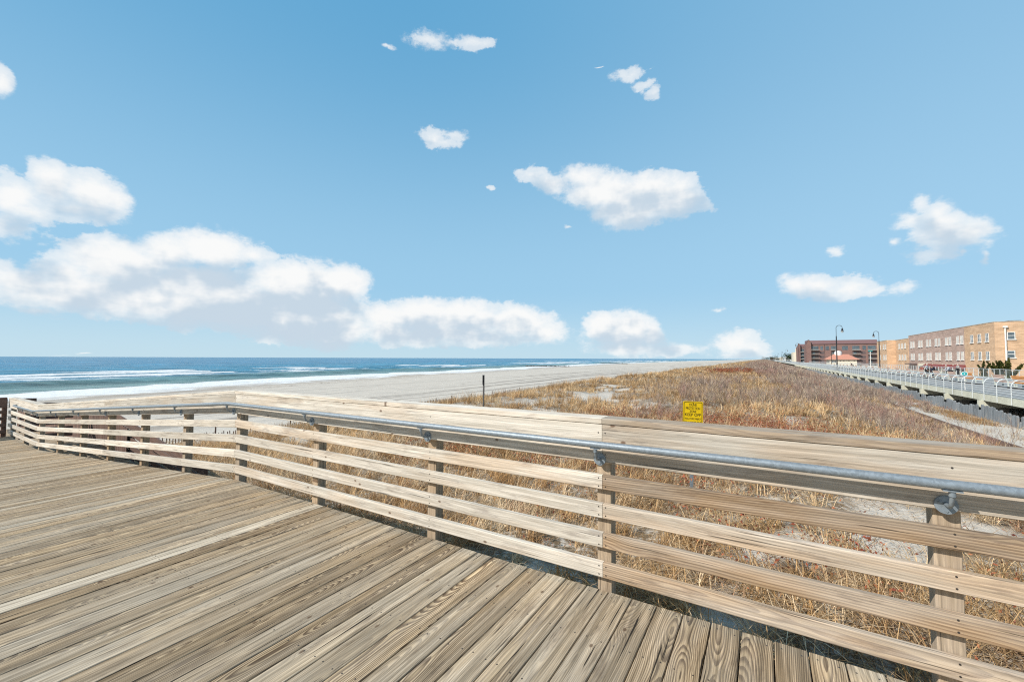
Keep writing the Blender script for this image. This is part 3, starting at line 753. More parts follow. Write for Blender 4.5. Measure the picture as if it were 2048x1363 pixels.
parts = shrubs(-9, 8, 10, 26, 7, 8, 10, .0075, .85)+shrubs(-11, 11, 26, 60, 4.5, 7, 8, .016, .9)+shrubs(-12, 11, 60, 160, 2., 6, 6, .04, .95)+shrubs(-14, 11, 160, 600, .4, 6, 5, .10, 1.0)+shrubs(-16, 8, 600, 2200, .05, 6, 5, .3, 1.3)
V, Q, T, K = merge(parts)
o = bigmesh('shrub_thicket', V, Q, T, ['twig'], tint=K); tag(o, 'bare purple grey shrub thicket filling the dune beside the boardwalk', 'shrubs', kind='stuff')
def bramask(X, Y):
    a = np.exp(-(((X+1.2)/3.2)**2+((Y-14.5)/3.6)**2))+np.exp(-(((X+6)/2.2)**2+((Y-10.)/2.)**2))*.7+np.exp(-(((X-1.)/3.)**2+((Y-7.)/1.3)**2))*.5
    a = a+np.exp(-(((X+5.5)/3.)**2+((Y-95)/9.)**2))*1.4+np.exp(-(((X-4.5)/1.6)**2+((Y-50)/10.)**2))
    return np.clip(a*1.6, 0, 1)*vegmask(X, Y)*sst(fbm(X, Y, .7, 3, 201.), .34, .50)
RED = np.array([[.42, .14, .075], [.36, .105, .06], [.47, .20, .10], [.28, .09, .06], [.40, .24, .14]])
lp = []
for (x0, x1, y0, y1, dens, k, s) in ((-10, 6, 4.5, 22, 34, 26, .027), (-12, 7, 22, 70, 4, 26, .05), (-12, 7, 70, 130, 3.5, 24, .11)):
    N = int((x1-x0)*(y1-y0)*dens); X = rng.uniform(x0, x1, N); Y = rng.uniform(y0, y1, N); m_ = bramask(X, Y) > rng.random(N); X, Y = X[m_], Y[m_]
    X = np.repeat(X, k); Y = np.repeat(Y, k); n = len(X); X = X+rng.normal(0, .14, n); Y = Y+rng.normal(0, .14, n)
    Z_ = ground(X, Y)+np.abs(rng.normal(.27, .19, n))
    P = np.stack([X, Y, Z_], 1); a = rng.normal(0, 1, (n, 3)); a /= np.linalg.norm(a, axis=1)[:, None]; b = np.cross(a, rng.normal(0, 1, (n, 3))); b /= np.linalg.norm(b, axis=1)[:, None]
    sz = (s*rng.uniform(.5, 1.2, n))[:, None]
    VV = np.stack([P-a*sz, P+b*sz*.45, P+a*sz, P-b*sz*.45], 1).reshape(-1, 3)
    col = RED[rng.integers(0, 5, n)]*rng.uniform(.6, 1.25, (n, 1)); col = np.concatenate([col, np.ones((n, 1))], 1)
    lp.append((VV, np.arange(n*4).reshape(-1, 4), None, np.repeat(col, 4, 0)))
V, Q, T, K = merge(lp)
o = bigmesh('red_brambles', V, Q, T, ['leaf'], tint=K); tag(o, 'rust red dead leaves of low brambles among the grass', 'brambles', kind='stuff')
# single bare bushes on the sand strip
lbl = ['bare forked bush on the pale sand, nearest the railing at the right edge', 'bare bush on the sand strip between the dune edge and the grey timber wall', 'small bare bush beside the low timber edging', 'thin bare bush low on the sand near the foot of the timber wall']
for i, (px, py) in enumerate(((2018, 905), (1972, 893), (1925, 880), (2030, 868))):
    p = at_z(px, py, -2.05); X = np.array([p.x]); Y = np.array([p.y])
    parts = shrubs(0, 0, 0, 0, 0, 11, 9, .010, 1.05, pts=(X, Y))
    V, Q, T, K = merge(parts); gz = float(ground(p.x, p.y))
    r = thing('bare_bush', lbl[i], 'bush', (p.x, p.y, gz), 'bare bushes on the sand strip')
    o = bigmesh('branches', V-np.array([p.x, p.y, gz]), Q, T, ['twig'], tint=K); o.parent = r
# low creeping plants at the wall foot
N = 2600; X = rng.normal(10.5, .55, N); Y = rng.uniform(17, 75, N); m_ = fbm(X, Y, .5, 3, 44.) > .50; X, Y = X[m_], Y[m_]; k = 16
X = np.repeat(X, k)+rng.normal(0, .18, len(X)*k); Y = np.repeat(Y, k)+rng.normal(0, .2, len(Y)*k); n = len(X)
col = np.array([[.42, .26, .13], [.36, .20, .11], [.48, .36, .2]])[rng.integers(0, 3, n)]*rng.uniform(.6, 1.2, (n, 1)); col = np.concatenate([col, np.ones((n, 1))], 1)
v = ribbons(np.stack([X, Y, ground(X, Y)-.01], 1), rng.uniform(0, 6.28, n), np.abs(rng.normal(.7, .4, n)), rng.uniform(.08, .3, n), np.full(n, .014), rng.uniform(0, 1, n), 2, col)
o = bigmesh('creeping_plants', v[0], v[1], v[2], ['leaf'], tint=v[3]); tag(o, 'low rusty creeping plants on the sand at the foot of the timber wall', 'plants', kind='stuff')
# timber edging of the dune
m_ = MB(); pts = [(7.95+.18*math.sin(y*.12), y) for y in np.arange(12, 46, 3)]
for (xa, ya), (xb, yb) in zip(pts[:-1], pts[1:]):
    m_.beam((xa, ya, float(ground(xa+.2, ya))+.12), (xb, yb-.01, float(ground(xb+.2, yb))+.12), .09, .34)
tag(m_.build('timber_edging', 'darkwood'), 'low dark timber edging between the shrubs and the sand strip', 'edging')

# ------------------------------------------------------------------ boardwalk
BZ = -.75; BX0, BX1 = 11.85, 24.6
bw = thing('boardwalk', 'long raised concrete boardwalk on piles, running into the distance', 'boardwalk', (BX0, 60, -2.2))
MB().boxmm(BX0+.02, 8, BZ-.28, BX1-.02, 1500, BZ).build('deck_slab', 'conc', bw)
m_ = MB(); Y = 8
while Y < 1500:
    L = 5.8 if Y < 300 else 60
    m_.boxmm(BX0-.12, Y+.006, BZ-.37, BX0, Y+L-.006, BZ+.03); Y += L
m_.build('edge_beam', 'fascia', bw)
m_ = MB(); m_.boxmm(BX1, 8, BZ-.37, BX1+.12, 1500, BZ+.03); m_.build('edge_beam', 'fascia', bw)
Yb = [38.1+5.8*k for k in range(-5, 34)]
cap0 = pile0 = None
for Y in Yb:
    if cap0 is None:
        cap0 = MB().boxmm(BX0-.30, Y-.15, BZ-.80, BX1+.2, Y+.15, BZ-.37).build('pile_cap', 'fascia', bw); cy0 = Y
        pl = []
        for xx in (BX0+.75, BX0+6):
            pl.append(MB().boxmm(xx-.2, Y-.2, -3.2, xx+.2, Y+.2, BZ-.80).build('pile', 'pile', bw))
    else:
        for o in [cap0]+pl:
            c = o.copy(); C.objects.link(c); c.location.y += Y-cy0
# dark inland retaining wall under the walk
MB().boxmm(BX0+8, 8, -2.6, BX0+8.3, 1500, BZ-.8).build('back_wall', 'pile', bw)

blk = thing('timber_wall', 'blue grey wall of upright round-topped timbers under the boardwalk edge', 'wall', (11.5, 40, -2.2))
Y = 12; k = 0; panels = []
while Y < 160:
    m_ = MB(); ph = 0
    pan = 5.8
    for j in range(int(pan/.29)):
        yy = Y+j*.29; t = (yy-38.1+.9) % 5.8
        h = -1.42+.10*math.sin(yy*.9)+random.uniform(-.06, .05)-(.35 if t < .55 else 0)-(.25 if random.random() < .06 else 0)
        x = 11.36+.02*math.sin(yy*3)
        w = .14; prof = [(-w, -3.0), (w, -3.0), (w, h-.09), (w*.55, h-.01), (-w*.3, h), (-w, h-.07)]
        V = [(x, yy+a, z) for a, z in prof]+[(x+.07, yy+a, z) for a, z in prof]
        n = len(prof); F = [tuple(range(n-1, -1, -1)), tuple(range(n, 2*n))]+[(i, (i+1) % n, n+(i+1) % n, n+i) for i in range(n)]
        m_.add(V, F)
    m_.build('timber_panel', 'bulk', blk); Y += pan

def rail_post(x, y, sgn, bot, name, parent, thin=False):
    m_ = MB(); r = .026
    pts = [(x, y, bot), (x, y, BZ+.66)]
    for k in range(1, 6):
        a = R(90*k/6); pts.append((x+sgn*.34*(1-math.cos(a)), y, BZ+.66+.40*math.sin(a)))
    m_.tube(pts, r, 6 if thin else 8)
    return m_
nr = thing('boardwalk_railing', 'pale steel railing with curved posts on the near edge of the boardwalk', 'railing', (BX0-.15, 60, BZ))
y0 = 34.3-1.7*6; post0 = rail_post(BX0-.15, y0, 1, BZ-.33, 'post', nr).build('post', 'steel', nr)
k = 1; Y = y0+1.7
while k < 92:
    c = post0.copy(); C.objects.link(c); c.location.y += Y-y0; Y += 1.7; k += 1
m_ = MB()
while Y < 700:
    m_.tube([(BX0-.15, Y, BZ-.33), (BX0-.15, Y, BZ+.7), (BX0+.1, Y, BZ+1.04)], .026, 4); Y += 1.7 if Y < 260 else 3.4
tag(m_.build('post', 'steel', nr), kind='stuff')
def rails(parent, x, sgn, ya, yb, top_r=.027):
    hs = [(0, .13), (0, .27), (0, .41), (0, .55), (0, .69), (.05, .85), (.34*.55, .995)]
    for j, (dx, h) in enumerate(hs):
        m_ = MB(); m_.tube([(x+sgn*dx, ya, BZ+h), (x+sgn*dx, 260, BZ+h), (x+sgn*dx, yb, BZ+h)], .019, 6); m_.build('bar', 'steel', parent)
    m_ = MB(); m_.tube([(x+sgn*.33, ya, BZ+1.06), (x+sgn*.33, 260, BZ+1.06), (x+sgn*.33, yb, BZ+1.06)], top_r, 8); m_.build('top_rail', 'steel', parent)
rails(nr, BX0-.15, 1, y0, 700)
fr = thing('boardwalk_railing', 'pale steel railing on the far, inland edge of the boardwalk', 'railing', (BX1, 60, BZ))
y0 = 58.; m_ = MB(); m_.tube([(BX1-.05, y0, BZ), (BX1-.05, y0, BZ+1.03)], .03, 8); post0 = m_.build('post', 'steel', fr); Y = y0+1.5; k = 1
while k < 96:
    c = post0.copy(); C.objects.link(c); c.location.y += Y-y0; Y += 1.5; k += 1
m_ = MB()
while Y < 600: m_.tube([(BX1-.05, Y, BZ), (BX1-.05, Y, BZ+1.03)], .03, 4); Y += 3
tag(m_.build('post', 'steel', fr), kind='stuff')
for h in (.12, .25, .38, .51, .64, .77, .9): MB().tube([(BX1-.05, y0, BZ+h), (BX1-.05, 600, BZ+h)], .009, 5).build('bar', 'steel', fr)
MB().tube([(BX1-.05, y0, BZ+1.05), (BX1-.05, 600, BZ+1.05)], .028, 8).build('top_rail', 'steel', fr)

# benches: slatted seat and back between pale end frames, back toward the sea once turned
def bench_proto(matn):
    r = thing('bench', 'x', 'bench', (0, 0, 0)); hw = 1.05
    m_ = MB()
    for j in range(4): m_.beam((-.02-.11*j, -hw, .45), (-.02-.11*j, hw, .45), .095, .035, tone=.7)
    m_.build('seat', matn, r)
    m_ = MB()
    for j in range(5): m_.beam((.11+.028*j, -hw, .50+.115*j), (.11+.028*j, hw, .50+.115*j), .03, .106, tone=.7)
    m_.build('backrest', matn, r)
    for s in (-1, 1):
        m_ = MB(); y = s*(hw+.03)
        m_.beam((-.36, y, 0), (-.36, y, .42), .05, .07, up=(1, 0, 0)); m_.beam((.06, y, 0), (.10, y, .5), .05, .08, up=(1, 0, 0)); m_.beam((.10, y, .5), (.27, y, .98), .05, .07, up=(1, 0, 0))
        m_.beam((-.42, y, .415), (.12, y, .415), .048, .05); m_.beam((-.40, y, .66), (.15, y, .66), .048, .04); m_.beam((-.38, y, .44), (-.38, y, .64), .046, .04, up=(1, 0, 0))
        e = m_.build('end_frame', 'benchend', r)
        MB().boxmm(-.36, y-.08, -.002, .12, y+.08, .10).build('foot', 'black', e)
    return r
bp = {'pale': bench_proto('bench'), 'orange': bench_proto('benchor')}
used = {}
bl = [(2047, 'orange', 'orange slatted boardwalk bench cut by the right edge of the photo'),
      (2006, 'pale', 'pale pink slatted bench between two railing posts, right of the bright orange bench'),
      (1944, 'orange', 'bright orange slatted bench just behind the round teal sign'),
      (1911, 'pale', 'pinkish slatted bench immediately left of the round teal sign'),
      (1880, 'pale', 'cream slatted bench in front of the person in the dark navy jacket'),
      (1849, 'pale', 'pale slatted bench in front of the person in the pale grey shirt'),
      (1822, 'pale', 'pale slatted bench left of all the people near the brick building')]
BXB = 16.2
for px, kd, lb in bl:
    p = at_x(px, 770, BXB)
    o = bp[kd] if kd not in used else copy_tree(bp[kd]); used[kd] = 1
    o.location = (BXB, p.y, BZ); o.rotation_euler = (0, 0, PI); tag(o, lb, 'bench', 'benches along the boardwalk')
Y = at_x(1822, 770, BXB).y+5.2; k = 0
while Y < 150:
    o = copy_tree(bp['pale']); o.location = (BXB, Y, BZ); o.rotation_euler = (0, 0, PI); tag(o, 'weathered slatted bench far along the boardwalk, half hidden by the curved steel posts', 'bench', 'benches along the boardwalk'); Y += 5.2; k += 1

# lamps
def lamp(x, y, sgn, label, H=9.15):
    r = thing('street_lamp', label, 'lamp post', (x, y, BZ), 'lamps along the boardwalk')
    m_ = MB(); m_.tube([(x, y, BZ), (x, y, BZ+.5), (x, y, BZ+.55), (x, y, BZ+H*.76)], [.19, .17, .12, .09], 10); m_.build('pole', 'black', r)
    m_ = MB(); z1 = BZ+H*.76; zt = BZ+H-.5; pts = [(x, y, z1), (x, y, zt)]
    for k in range(1, 9):
        a = PI*k/8; pts.append((x+sgn*.5*(1-math.cos(a)), y, zt+.5*math.sin(a)))
    m_.tube(pts, .042, 8); m_.build('arm', 'black', r)
    m_ = MB(); cx = x+sgn*1.0; m_.tube([(cx, y, zt), (cx, y, zt-.18), (cx, y, zt-.20), (cx, y, zt-.55), (cx, y, zt-.62)], [.05, .05, .15, .17, .30], 12); l_ = m_.build('lantern', 'black', r)
    m_ = MB(); m_.tube([(cx, y, zt-.63), (cx, y, zt-.80), (cx, y, zt-1.0)], [.20, .24, .12], 12); m_.build('globe', 'lantern', l_)
    return r
lamp(12.55, 106.7, 1, 'tall black street lamp with a hooked arm, tallest in front of the red brick building')
lamp(23.9, 133, -1, 'black hooked street lamp at the left end of the tan brick building')
lamp(12.55, 217, -1, 'black street lamp in front of the left gable of the red building')
for y_, s in ((345, 1), (440, 1), (560, 1), (720, 1), (950, 1)): lamp(12.55, y_, s, 'thin black street lamp far down the boardwalk left of the red building')
def slim(px, X, ztop, label, matn, head=True):
    p = at_x(px, 720, X); y = p.y
    r = thing('slim_pole', label, 'pole', (X, y, -2.2))
    MB().tube([(X, y, -2.3), (X, y, ztop)], .09, 8).build('pole', matn, r)
    if head: MB().boxmm(X-.5, y-.1, ztop, X+.5, y+.1, ztop+.2).build('head', 'teal', r)
slim(1741, 27, 3.9, 'pale pole with a short teal crossbar before the red brick building', 'white')
slim(1662.8, 21, 4.2, 'thin black pole just left of the tallest street lamp', 'black', False)
slim(1650, 27, 9.5, 'tall dark pole before the red brick building, near the small orange roof', 'black', False)

# round teal sign on the boardwalk
p = at_x(1929, 747, 12.4); r = thing('round_sign', 'small round teal sign on a white post by the boardwalk railing', 'sign', (12.4, p.y, BZ))
MB().tube([(12.4, p.y, BZ), (12.4, p.y, p.z-.2)], .03, 8).build('post', 'white', r)
nd = Vector((-p.x, -p.y, 0)).normalized(); c0 = Vector((12.4, p.y, p.z))
dk = MB().disc(c0, nd, .17, .02, 24).build('disc', 'white', r); MB().disc(c0+nd*.021, nd, .14, .006, 24).build('face', 'teal', dk)
MB().disc(c0+nd*.028, nd, .035, .004, 12).build('emblem', 'white', dk)

# ------------------------------------------------------------------ people
def skin_obj(name, verts, edges, radii, matn, parent, sub=1):
    me = bpy.data.meshes.new(name); me.from_pydata(verts, edges, []); me.materials.append(matn if not isinstance(matn, str) else M[matn])
    o = bpy.data.objects.new(name, me); C.objects.link(o); o.parent = parent
    md = o.modifiers.new('skin', 'SKIN'); md.use_smooth_shade = True
    for i, r in enumerate(radii): me.skin_vertices[0].data[i].radius = (r, r) if not hasattr(r, '__len__') else r
    me.skin_vertices[0].data[0].use_root = True
    s = o.modifiers.new('sub', 'SUBSURF'); s.levels = s.render_levels = sub
    return o
def person(loc, rz, pose, top, bottom, hair, label, hat=None, h=1.72):
    r = thing('person', label, 'person', loc); r.rotation_euler = (0, 0, rz)
    s = h/1.72
    if pose == 'sit':
        hip = (0, 0, .52); ch = (0, .04, .95); nk = (0, -.02, 1.17); hd = (0, -.05, 1.27); tp = (0, -.05, 1.40)
        legs = [((sx*.1, -.02, .50), (sx*.12, -.42, .52), (sx*.12, -.45, .09), (sx*.13, -.60, .04)) for sx in (-1, 1)]
        arms = [((sx*.19, .0, 1.10), (sx*.27, .02, .84), (sx*.16, -.22, .68), (sx*.10, -.30, .64)) for sx in (-1, 1)]
    elif pose == 'bend':
        hip = (0, .08, .92); ch = (0, -.10, 1.20); nk = (0, -.22, 1.40); hd = (0, -.30, 1.48); tp = (0, -.33, 1.60)
        legs = [((sx*.1, .08, .90), (sx*.11, -.02*sx, .50), (sx*.11, .06, .10), (sx*.12, -.10, .04)) for sx in (-1, 1)]
        arms = [((sx*.19, -.16, 1.35), (sx*.24, -.25, 1.08), (sx*.20, -.45, .98), (sx*.17, -.53, .97)) for sx in (-1, 1)]
    else:
        hip = (0, 0, .95); ch = (0, .01, 1.25); nk = (0, 0, 1.48); hd = (0, -.03, 1.58); tp = (0, -.02, 1.70)
        legs = [((sx*.1, 0, .93), (sx*.11, -.08*sx, .52), (sx*.11, .10*sx, .10), (sx*.12, .10*sx-.14, .04)) for sx in (-1, 1)]
        arms = [((sx*.19, 0, 1.42), (sx*.25, .03, 1.15), (sx*.24, -.08, .92), (sx*.23, -.10, .84)) for sx in (-1, 1)]
    V = [hip, ch, nk, hd, tp]; E = [(0, 1), (1, 2), (2, 3), (3, 4)]; Rr = [(.15, .11), (.16, .11), .055, (.085, .10), (.06, .07)]
    for L in legs:
        b = len(V); V += list(L); E += [(0, b), (b, b+1), (b+1, b+2), (b+2, b+3)]; Rr += [.085, .058, .042, .038]
    for A in arms:
        b = len(V); V += list(A); E += [(1, b), (b, b+1), (b+1, b+2), (b+2, b+3)]; Rr += [.055, .042, .03, .032]
        hx, hy, hz = A[3]
        for q in range(5):
            b2 = len(V); off = (q-2)*.017; V += [(hx+off, hy-.03, hz-.03), (hx+off, hy-.045, hz-.075+.006*abs(q-2))]; E += [(b+3, b2), (b2, b2+1)]; Rr += [.009, .007]
    V = [tuple(c*s for c in v) for v in V]
    skin_obj('body', V, E, Rr, 'skin', r)
    # jacket / shirt
    V = [hip, ch, (nk[0], nk[1], nk[2]-.03)]; E = [(0, 1), (1, 2)]; Rr = [(.185, .145), (.20, .15), .09]
    for A in arms:
        b = len(V); V += list(A[:3]); E += [(1, b), (b, b+1), (b+1, b+2)]; Rr += [.08, .066, .05]
    skin_obj('jacket', [tuple(c*s for c in v) for v in V], E, Rr, top, r)
    V = [(hip[0], hip[1], hip[2]-.02)]; E = []; Rr = [(.165, .13)]
    for L in legs:
        b = len(V); V += list(L[:3]); E += [(0, b), (b, b+1), (b+1, b+2)]; Rr += [.105, .078, .06]
    skin_obj('trousers', [tuple(c*s for c in v) for v in V], E, Rr, bottom, r)
    for L in legs:
        a, b = L[2], L[3]; skin_obj('shoe', [tuple(c*s for c in (a[0], a[1]+.04, .05)), tuple(c*s for c in (b[0], b[1], .045))], [(0, 1)], [(.05, .05), (.045, .04)], 'black', r)
    hx, hy, hz = hd; skin_obj('hair', [tuple(c*s for c in (hx, hy+.02, hz+.02)), tuple(c*s for c in (tp[0], tp[1]+.01, tp[2]+.015))], [(0, 1)], [(.095, .10), (.08, .09)], hat or hair, r)
    m_ = MB()
    for sx in (-1, 1): m_.tube([((hx+sx*.033)*s, (hy-.094)*s, (hz+.035)*s), ((hx+sx*.033)*s, (hy-.102)*s, (hz+.035)*s)], .010, 8)
    m_.tube([(hx*s, (hy-.09)*s, (hz+.02)*s), (hx*s, (hy-.125)*s, (hz+.0)*s)], [.010, .016], 8, 1)
    o = m_.build('face', ['black', 'skin']); o.parent = r
    return r
cl = {k: plain('cloth '+k, c, .9) for k, c in dict(navy=(.02, .025, .05), grey=(.42, .43, .47), red=(.33, .11, .09), dark=(.03, .03, .035), white=(.66, .66, .68), hairb=(.06, .035, .02), silver=(.35, .34, .33)).items()}
def pp(px, X): return at_x(px, 740, X).y
person((17.6, pp(1854, 17.6), BZ), R(60), 'stand', cl['grey'], cl['dark'], cl['silver'], 'person in a pale grey shirt and dark trousers standing behind the benches', hat=cl['white'])
person((17.4, pp(1846, 17.4), BZ), R(-60), 'bend', cl['red'], cl['dark'], cl['hairb'], 'person in a rust red top beside the one in pale grey', h=1.45)
person((17.9, pp(1869, 17.9), BZ), R(-75), 'bend', cl['navy'], cl['dark'], cl['hairb'], 'person in a dark navy jacket between the pale grey shirt and the bent figure', h=1.55)
person((17.6, pp(1866.2, 17.6)+.3, BZ), R(-110), 'stand', cl['navy'], cl['navy'], cl['hairb'], 'shorter person in navy close beside the dark navy jacket', h=1.38)
person((17.6, pp(1899, 17.6), BZ), R(-80), 'bend', cl['grey'], cl['dark'], cl['silver'], 'bent person in grey and black, nearest of the people to the round teal sign', hat=cl['white'], h=1.72)
person((22., pp(1916, 22.), BZ), R(100), 'stand', cl['silver'], cl['dark'], cl['silver'], 'person with a pale cap walking by the inland railing under the red awnings', hat=cl['white'])
person((17.5, pp(1705, 17.5), BZ), R(-90), 'bend', cl['dark'], cl['dark'], cl['dark'], 'person all in black far along the boardwalk, right of the tallest lamp', h=1.5)

# ------------------------------------------------------------------ buildings
LAND = -2.2
def XY(px, X): return at_x(px, 700, X).y
def win_y(parent, X, yc, zc, w, h, mullion=1, matn='blind', sgn=-1):
    """window in a wall facing -X"""
    m_ = MB(); t = .07; x0, x1 = X-.06, X-.001
    m_.boxmm(x0, yc-w/2, zc-h/2, x1, yc-w/2+t, zc+h/2); m_.boxmm(x0, yc+w/2-t, zc-h/2, x1, yc+w/2, zc+h/2)
    m_.boxmm(x0+.002, yc-w/2+t, zc+h/2-t, x1, yc+w/2-t, zc+h/2); m_.boxmm(x0+.002, yc-w/2+t, zc-.03, x1, yc+w/2-t, zc+.03)
    for k in range(mullion): yy = yc-w/2+w*(k+1)/(mullion+1); m_.boxmm(x0+.004, yy-.04, zc-h/2+.002, x1, yy+.04, zc+h/2-t-.002)
    m_.boxmm(X-.16, yc-w/2-.08, zc-h/2-.16, X-.002, yc+w/2+.08, zc-h/2-.001)
    f = m_.build('window', 'white', parent)
    MB().boxmm(X-.025, yc-w/2+t, zc-h/2+.01, X-.0015, yc+w/2-t, zc+h/2-t).build('pane', matn, f)
def win_x(parent, Yw, xc, zc, w, h, matn='glass', rows=1):
    """window in a wall facing -Y"""
    m_ = MB(); t = .09; y0, y1 = Yw-.06, Yw-.001
    m_.boxmm(xc-w/2, y0, zc-h/2, xc-w/2+t, y1, zc+h/2); m_.boxmm(xc+w/2-t, y0, zc-h/2, xc+w/2, y1, zc+h/2)
    m_.boxmm(xc-w/2+t, y0+.002, zc+h/2-t, xc+w/2-t, y1, zc+h/2); m_.boxmm(xc-w/2-.08, Yw-.16, zc-h/2-.14, xc+w/2+.08, Yw-.002, zc-h/2-.001)
    for k in range(rows): m_.boxmm(xc-w/2+t, y0+.004, zc-h/2+h*(k+1)/(rows+1)-.04, xc+w/2-t, y1, zc-h/2+h*(k+1)/(rows+1)+.04)
    f = m_.build('window', 'white', parent)
    MB().boxmm(xc-w/2+t, Yw-.025, zc-h/2+.01, xc+w/2-t, Yw-.0015, zc+h/2-t).build('pane', matn, f)
XB = 33.0
YA, YB_, YC, YD, YE = XY(1990.5, XB), XY(1929.5, XB), XY(1816.5, XB), XY(1791, XB), XY(1755, XB-1.8)
RT = at_x(1990, 643.5, XB).z
b1 = thing('brick_apartments', 'long three storey tan and brown brick apartment building at the right edge', 'building', (XB, YA, LAND))
def wall(name, x0, y0, x1, y1, z1, matn, parent, z0=LAND-.5):
    return MB().boxmm(x0, y0, z0, x1, y1, z1).build(name, matn, parent)
wall('wall', XB, YA, XB+22, YB_, RT, 'tan', b1)
wall('wall', XB+.12, YB_+.003, XB+20, YC-.003, RT+.02, 'brown', b1)
wall('wall', XB+.02, YC, XB+18, YD-.003, RT-.65, 'tan', b1)
wall('wall', XB-1.9, YD, XB+18, YE, RT-.62, 'tan', b1)
m_ = MB(); m_.boxmm(XB-.06, YA-.06, RT+.001, XB+22, YB_, RT+.10); m_.boxmm(XB+.06, YB_+.004, RT+.021, XB+20, YC-.004, RT+.11); m_.boxmm(XB-.04, YC+.004, RT-.649, XB+18, YD-.01, RT-.56); m_.boxmm(XB-1.96, YD-.004, RT-.619, XB+18, YE, RT-.53)
m_.build('coping', 'slabg', b1)
zs = lambda px, py, X=XB: at_x(px, py, X).z
zU = (zs(1872.5, 677)+zs(1872.5, 690.5))/2; zL = (zs(1872.5, 705)+zs(1872.5, 718.6))/2; hW = zs(1872.5, 677)-zs(1872.5, 690.5)
for zc in (zU, zL):
    for px in (1945, 1960.3, 1975.7): win_y(b1, XB, XY(px, XB), zc-.05, 1.25, hW*.92, 1, 'glass')
    for px in (1824.3, 1840, 1856.5, 1874.5, 1895.8, 1919): 
        yc = XY(px, XB)
        for s in (-1, 1): win_y(b1, XB+.12, yc+s*1.0, zc, 1.25, hW*1.02, 1, 'blind')
    for px in (1799, 1804.6, 1810.4): win_y(b1, XB+.02, XY(px, XB), zc-.1, 1.4, hW*.9, 1, 'blind')
    for px in (1760.5, 1767.5, 1771.5): win_y(b1, XB-1.9, XY(px, XB-1.9), zc-.1, 1.2, hW*.9, 0, 'blind')
for py0, py1 in ((663.5, 677.8), (700.5, 715)):
    xa, xb = at_y(2013.5, py0, YA).x, at_y(2030, py0, YA).x; za, zb = at_y(2022, py1, YA).z, at_y(2022, py0, YA).z
    win_x(b1, YA, (xa+xb)/2, (za+zb)/2, xb-xa, zb-za, 'glass')
xp = at_y(2009.5, 660, YA).x
MB().tube([(xp, YA-.14, LAND), (xp, YA-.14, zs(2009.5, 655, xp)+.0)], .11, 8).build('downpipe', 'white', b1)
MB().boxmm(xp-.25, YA-.3, zs(2009.5, 655, xp), xp+.25, YA-.03, zs(2009.5, 651.5, xp)).build('rainwater_head', 'white', b1)
m_ = MB(); m_.boxmm(XB+3, YA+4, RT+.1, XB+4.5, YA+6.5, RT+.45); m_.build('roof_vent', 'signback', b1)
m_ = MB(); m_.boxmm(XB+2, YC-5, RT+.1, XB+4, YC-1, RT+.5); m_.build('roof_vent', 'signback', b1)
for i, (pa, pb) in enumerate(((1849, 1862.5), (1864, 1882.5), (1884.5, 1903.5), (1906.5, 1930.5))):
    ya, yb = XY(pb, XB), XY(pa, XB); za, zb = .55, -.15; m_ = MB()
    V = [(XB+.1, ya+.1, za), (XB+.1, yb-.1, za), (XB-.75, ya+.1, zb), (XB-.75, yb-.1, zb), (XB-.75, ya+.1, zb-.18), (XB-.75, yb-.1, zb-.18), (XB+.1, ya+.1, zb-.18), (XB+.1, yb-.1, zb-.18)]
    m_.add(V, [(0, 1, 3, 2), (2, 3, 5, 4), (0, 2, 4, 6), (1, 7, 5, 3), (6, 4, 5, 7)]); m_.build('awning', 'awn', b1)
MB().boxmm(XB-.9, XY(1832, XB), .25, XB+.1, XY(1817.5, XB), .5).build('awning', 'void', b1)
MB().boxmm(XB+.05, XY(1929, XB), LAND, XB+.118, XY(1835, XB), .56).build('ground_storey', 'cream', b1)
for px in (1838, 1858, 1871, 1890, 1911, 1924): MB().boxmm(XB+.02, XY(px, XB)-.6, LAND+.1, XB+.045, XY(px, XB)+.6, -.2).build('door', 'glass', b1)

# red brick block
Y2 = 335.0
def X2(px, Y=Y2): return at_y(px, 700, Y).x
b2 = thing('red_apartments', 'red brick apartment block with balconies and a dark shingle roof', 'building', (X2(1685), Y2, LAND))
def z2(py, px=1685, Y=Y2): return at_y(px, py, Y).z
xa, xb = X2(1612), X2(1757)
ze, zr = z2(688, 1617), z2(680.3, 1617)
MB().boxmm(xa, Y2, LAND, xb, Y2+16, ze).build('wall', 'red', b2)
m_ = MB(); V = [(xa+.5, Y2-.5, ze+.002), (xb, Y2-.5, ze+.002), (xb, Y2+3.5, zr), (xa+.5, Y2+3.5, zr), (xa+.5, Y2+16, zr), (xb, Y2+16, zr), (xa+.5, Y2+16, ze+.002), (xb, Y2+16, ze+.002)]
m_.add(V, [(0, 1, 2, 3), (3, 2, 5, 4), (4, 5, 7, 6), (0, 3, 4, 6), (1, 7, 5, 2)]); m_.build('roof', 'mans', b2)
def gable(x0, x1, Y, zb, zt, parent, matn='red'):
    m_ = MB(); xm = (x0+x1)/2; pr = [(x0, LAND), (x1, LAND), (x1, zb), (xm+.4, zt), (xm-.4, zt), (x0, zb)]
    V = [(x, Y, z) for x, z in pr]+[(x, Y+1.2, z) for x, z in pr]; n = 6
    m_.add(V, [tuple(range(n)), tuple(range(2*n-1, n-1, -1))]+[(i, n+i, n+(i+1) % n, (i+1) % n) for i in range(n)]); g_ = m_.build('gable', matn, parent)
    m_ = MB(); m_.beam((xm+.2, Y+.4, zt+.1), (x1+.1, Y+.4, zb+.1), 1.0, .3); m_.beam((xm-.2, Y+.4, zt+.1), (x0-.1, Y+.4, zb+.1), 1.0, .3); m_.build('coping', 'void', g_)
gable(X2(1612.5), X2(1622), Y2-1.4, z2(687, 1617), z2(679.5, 1617), b2)
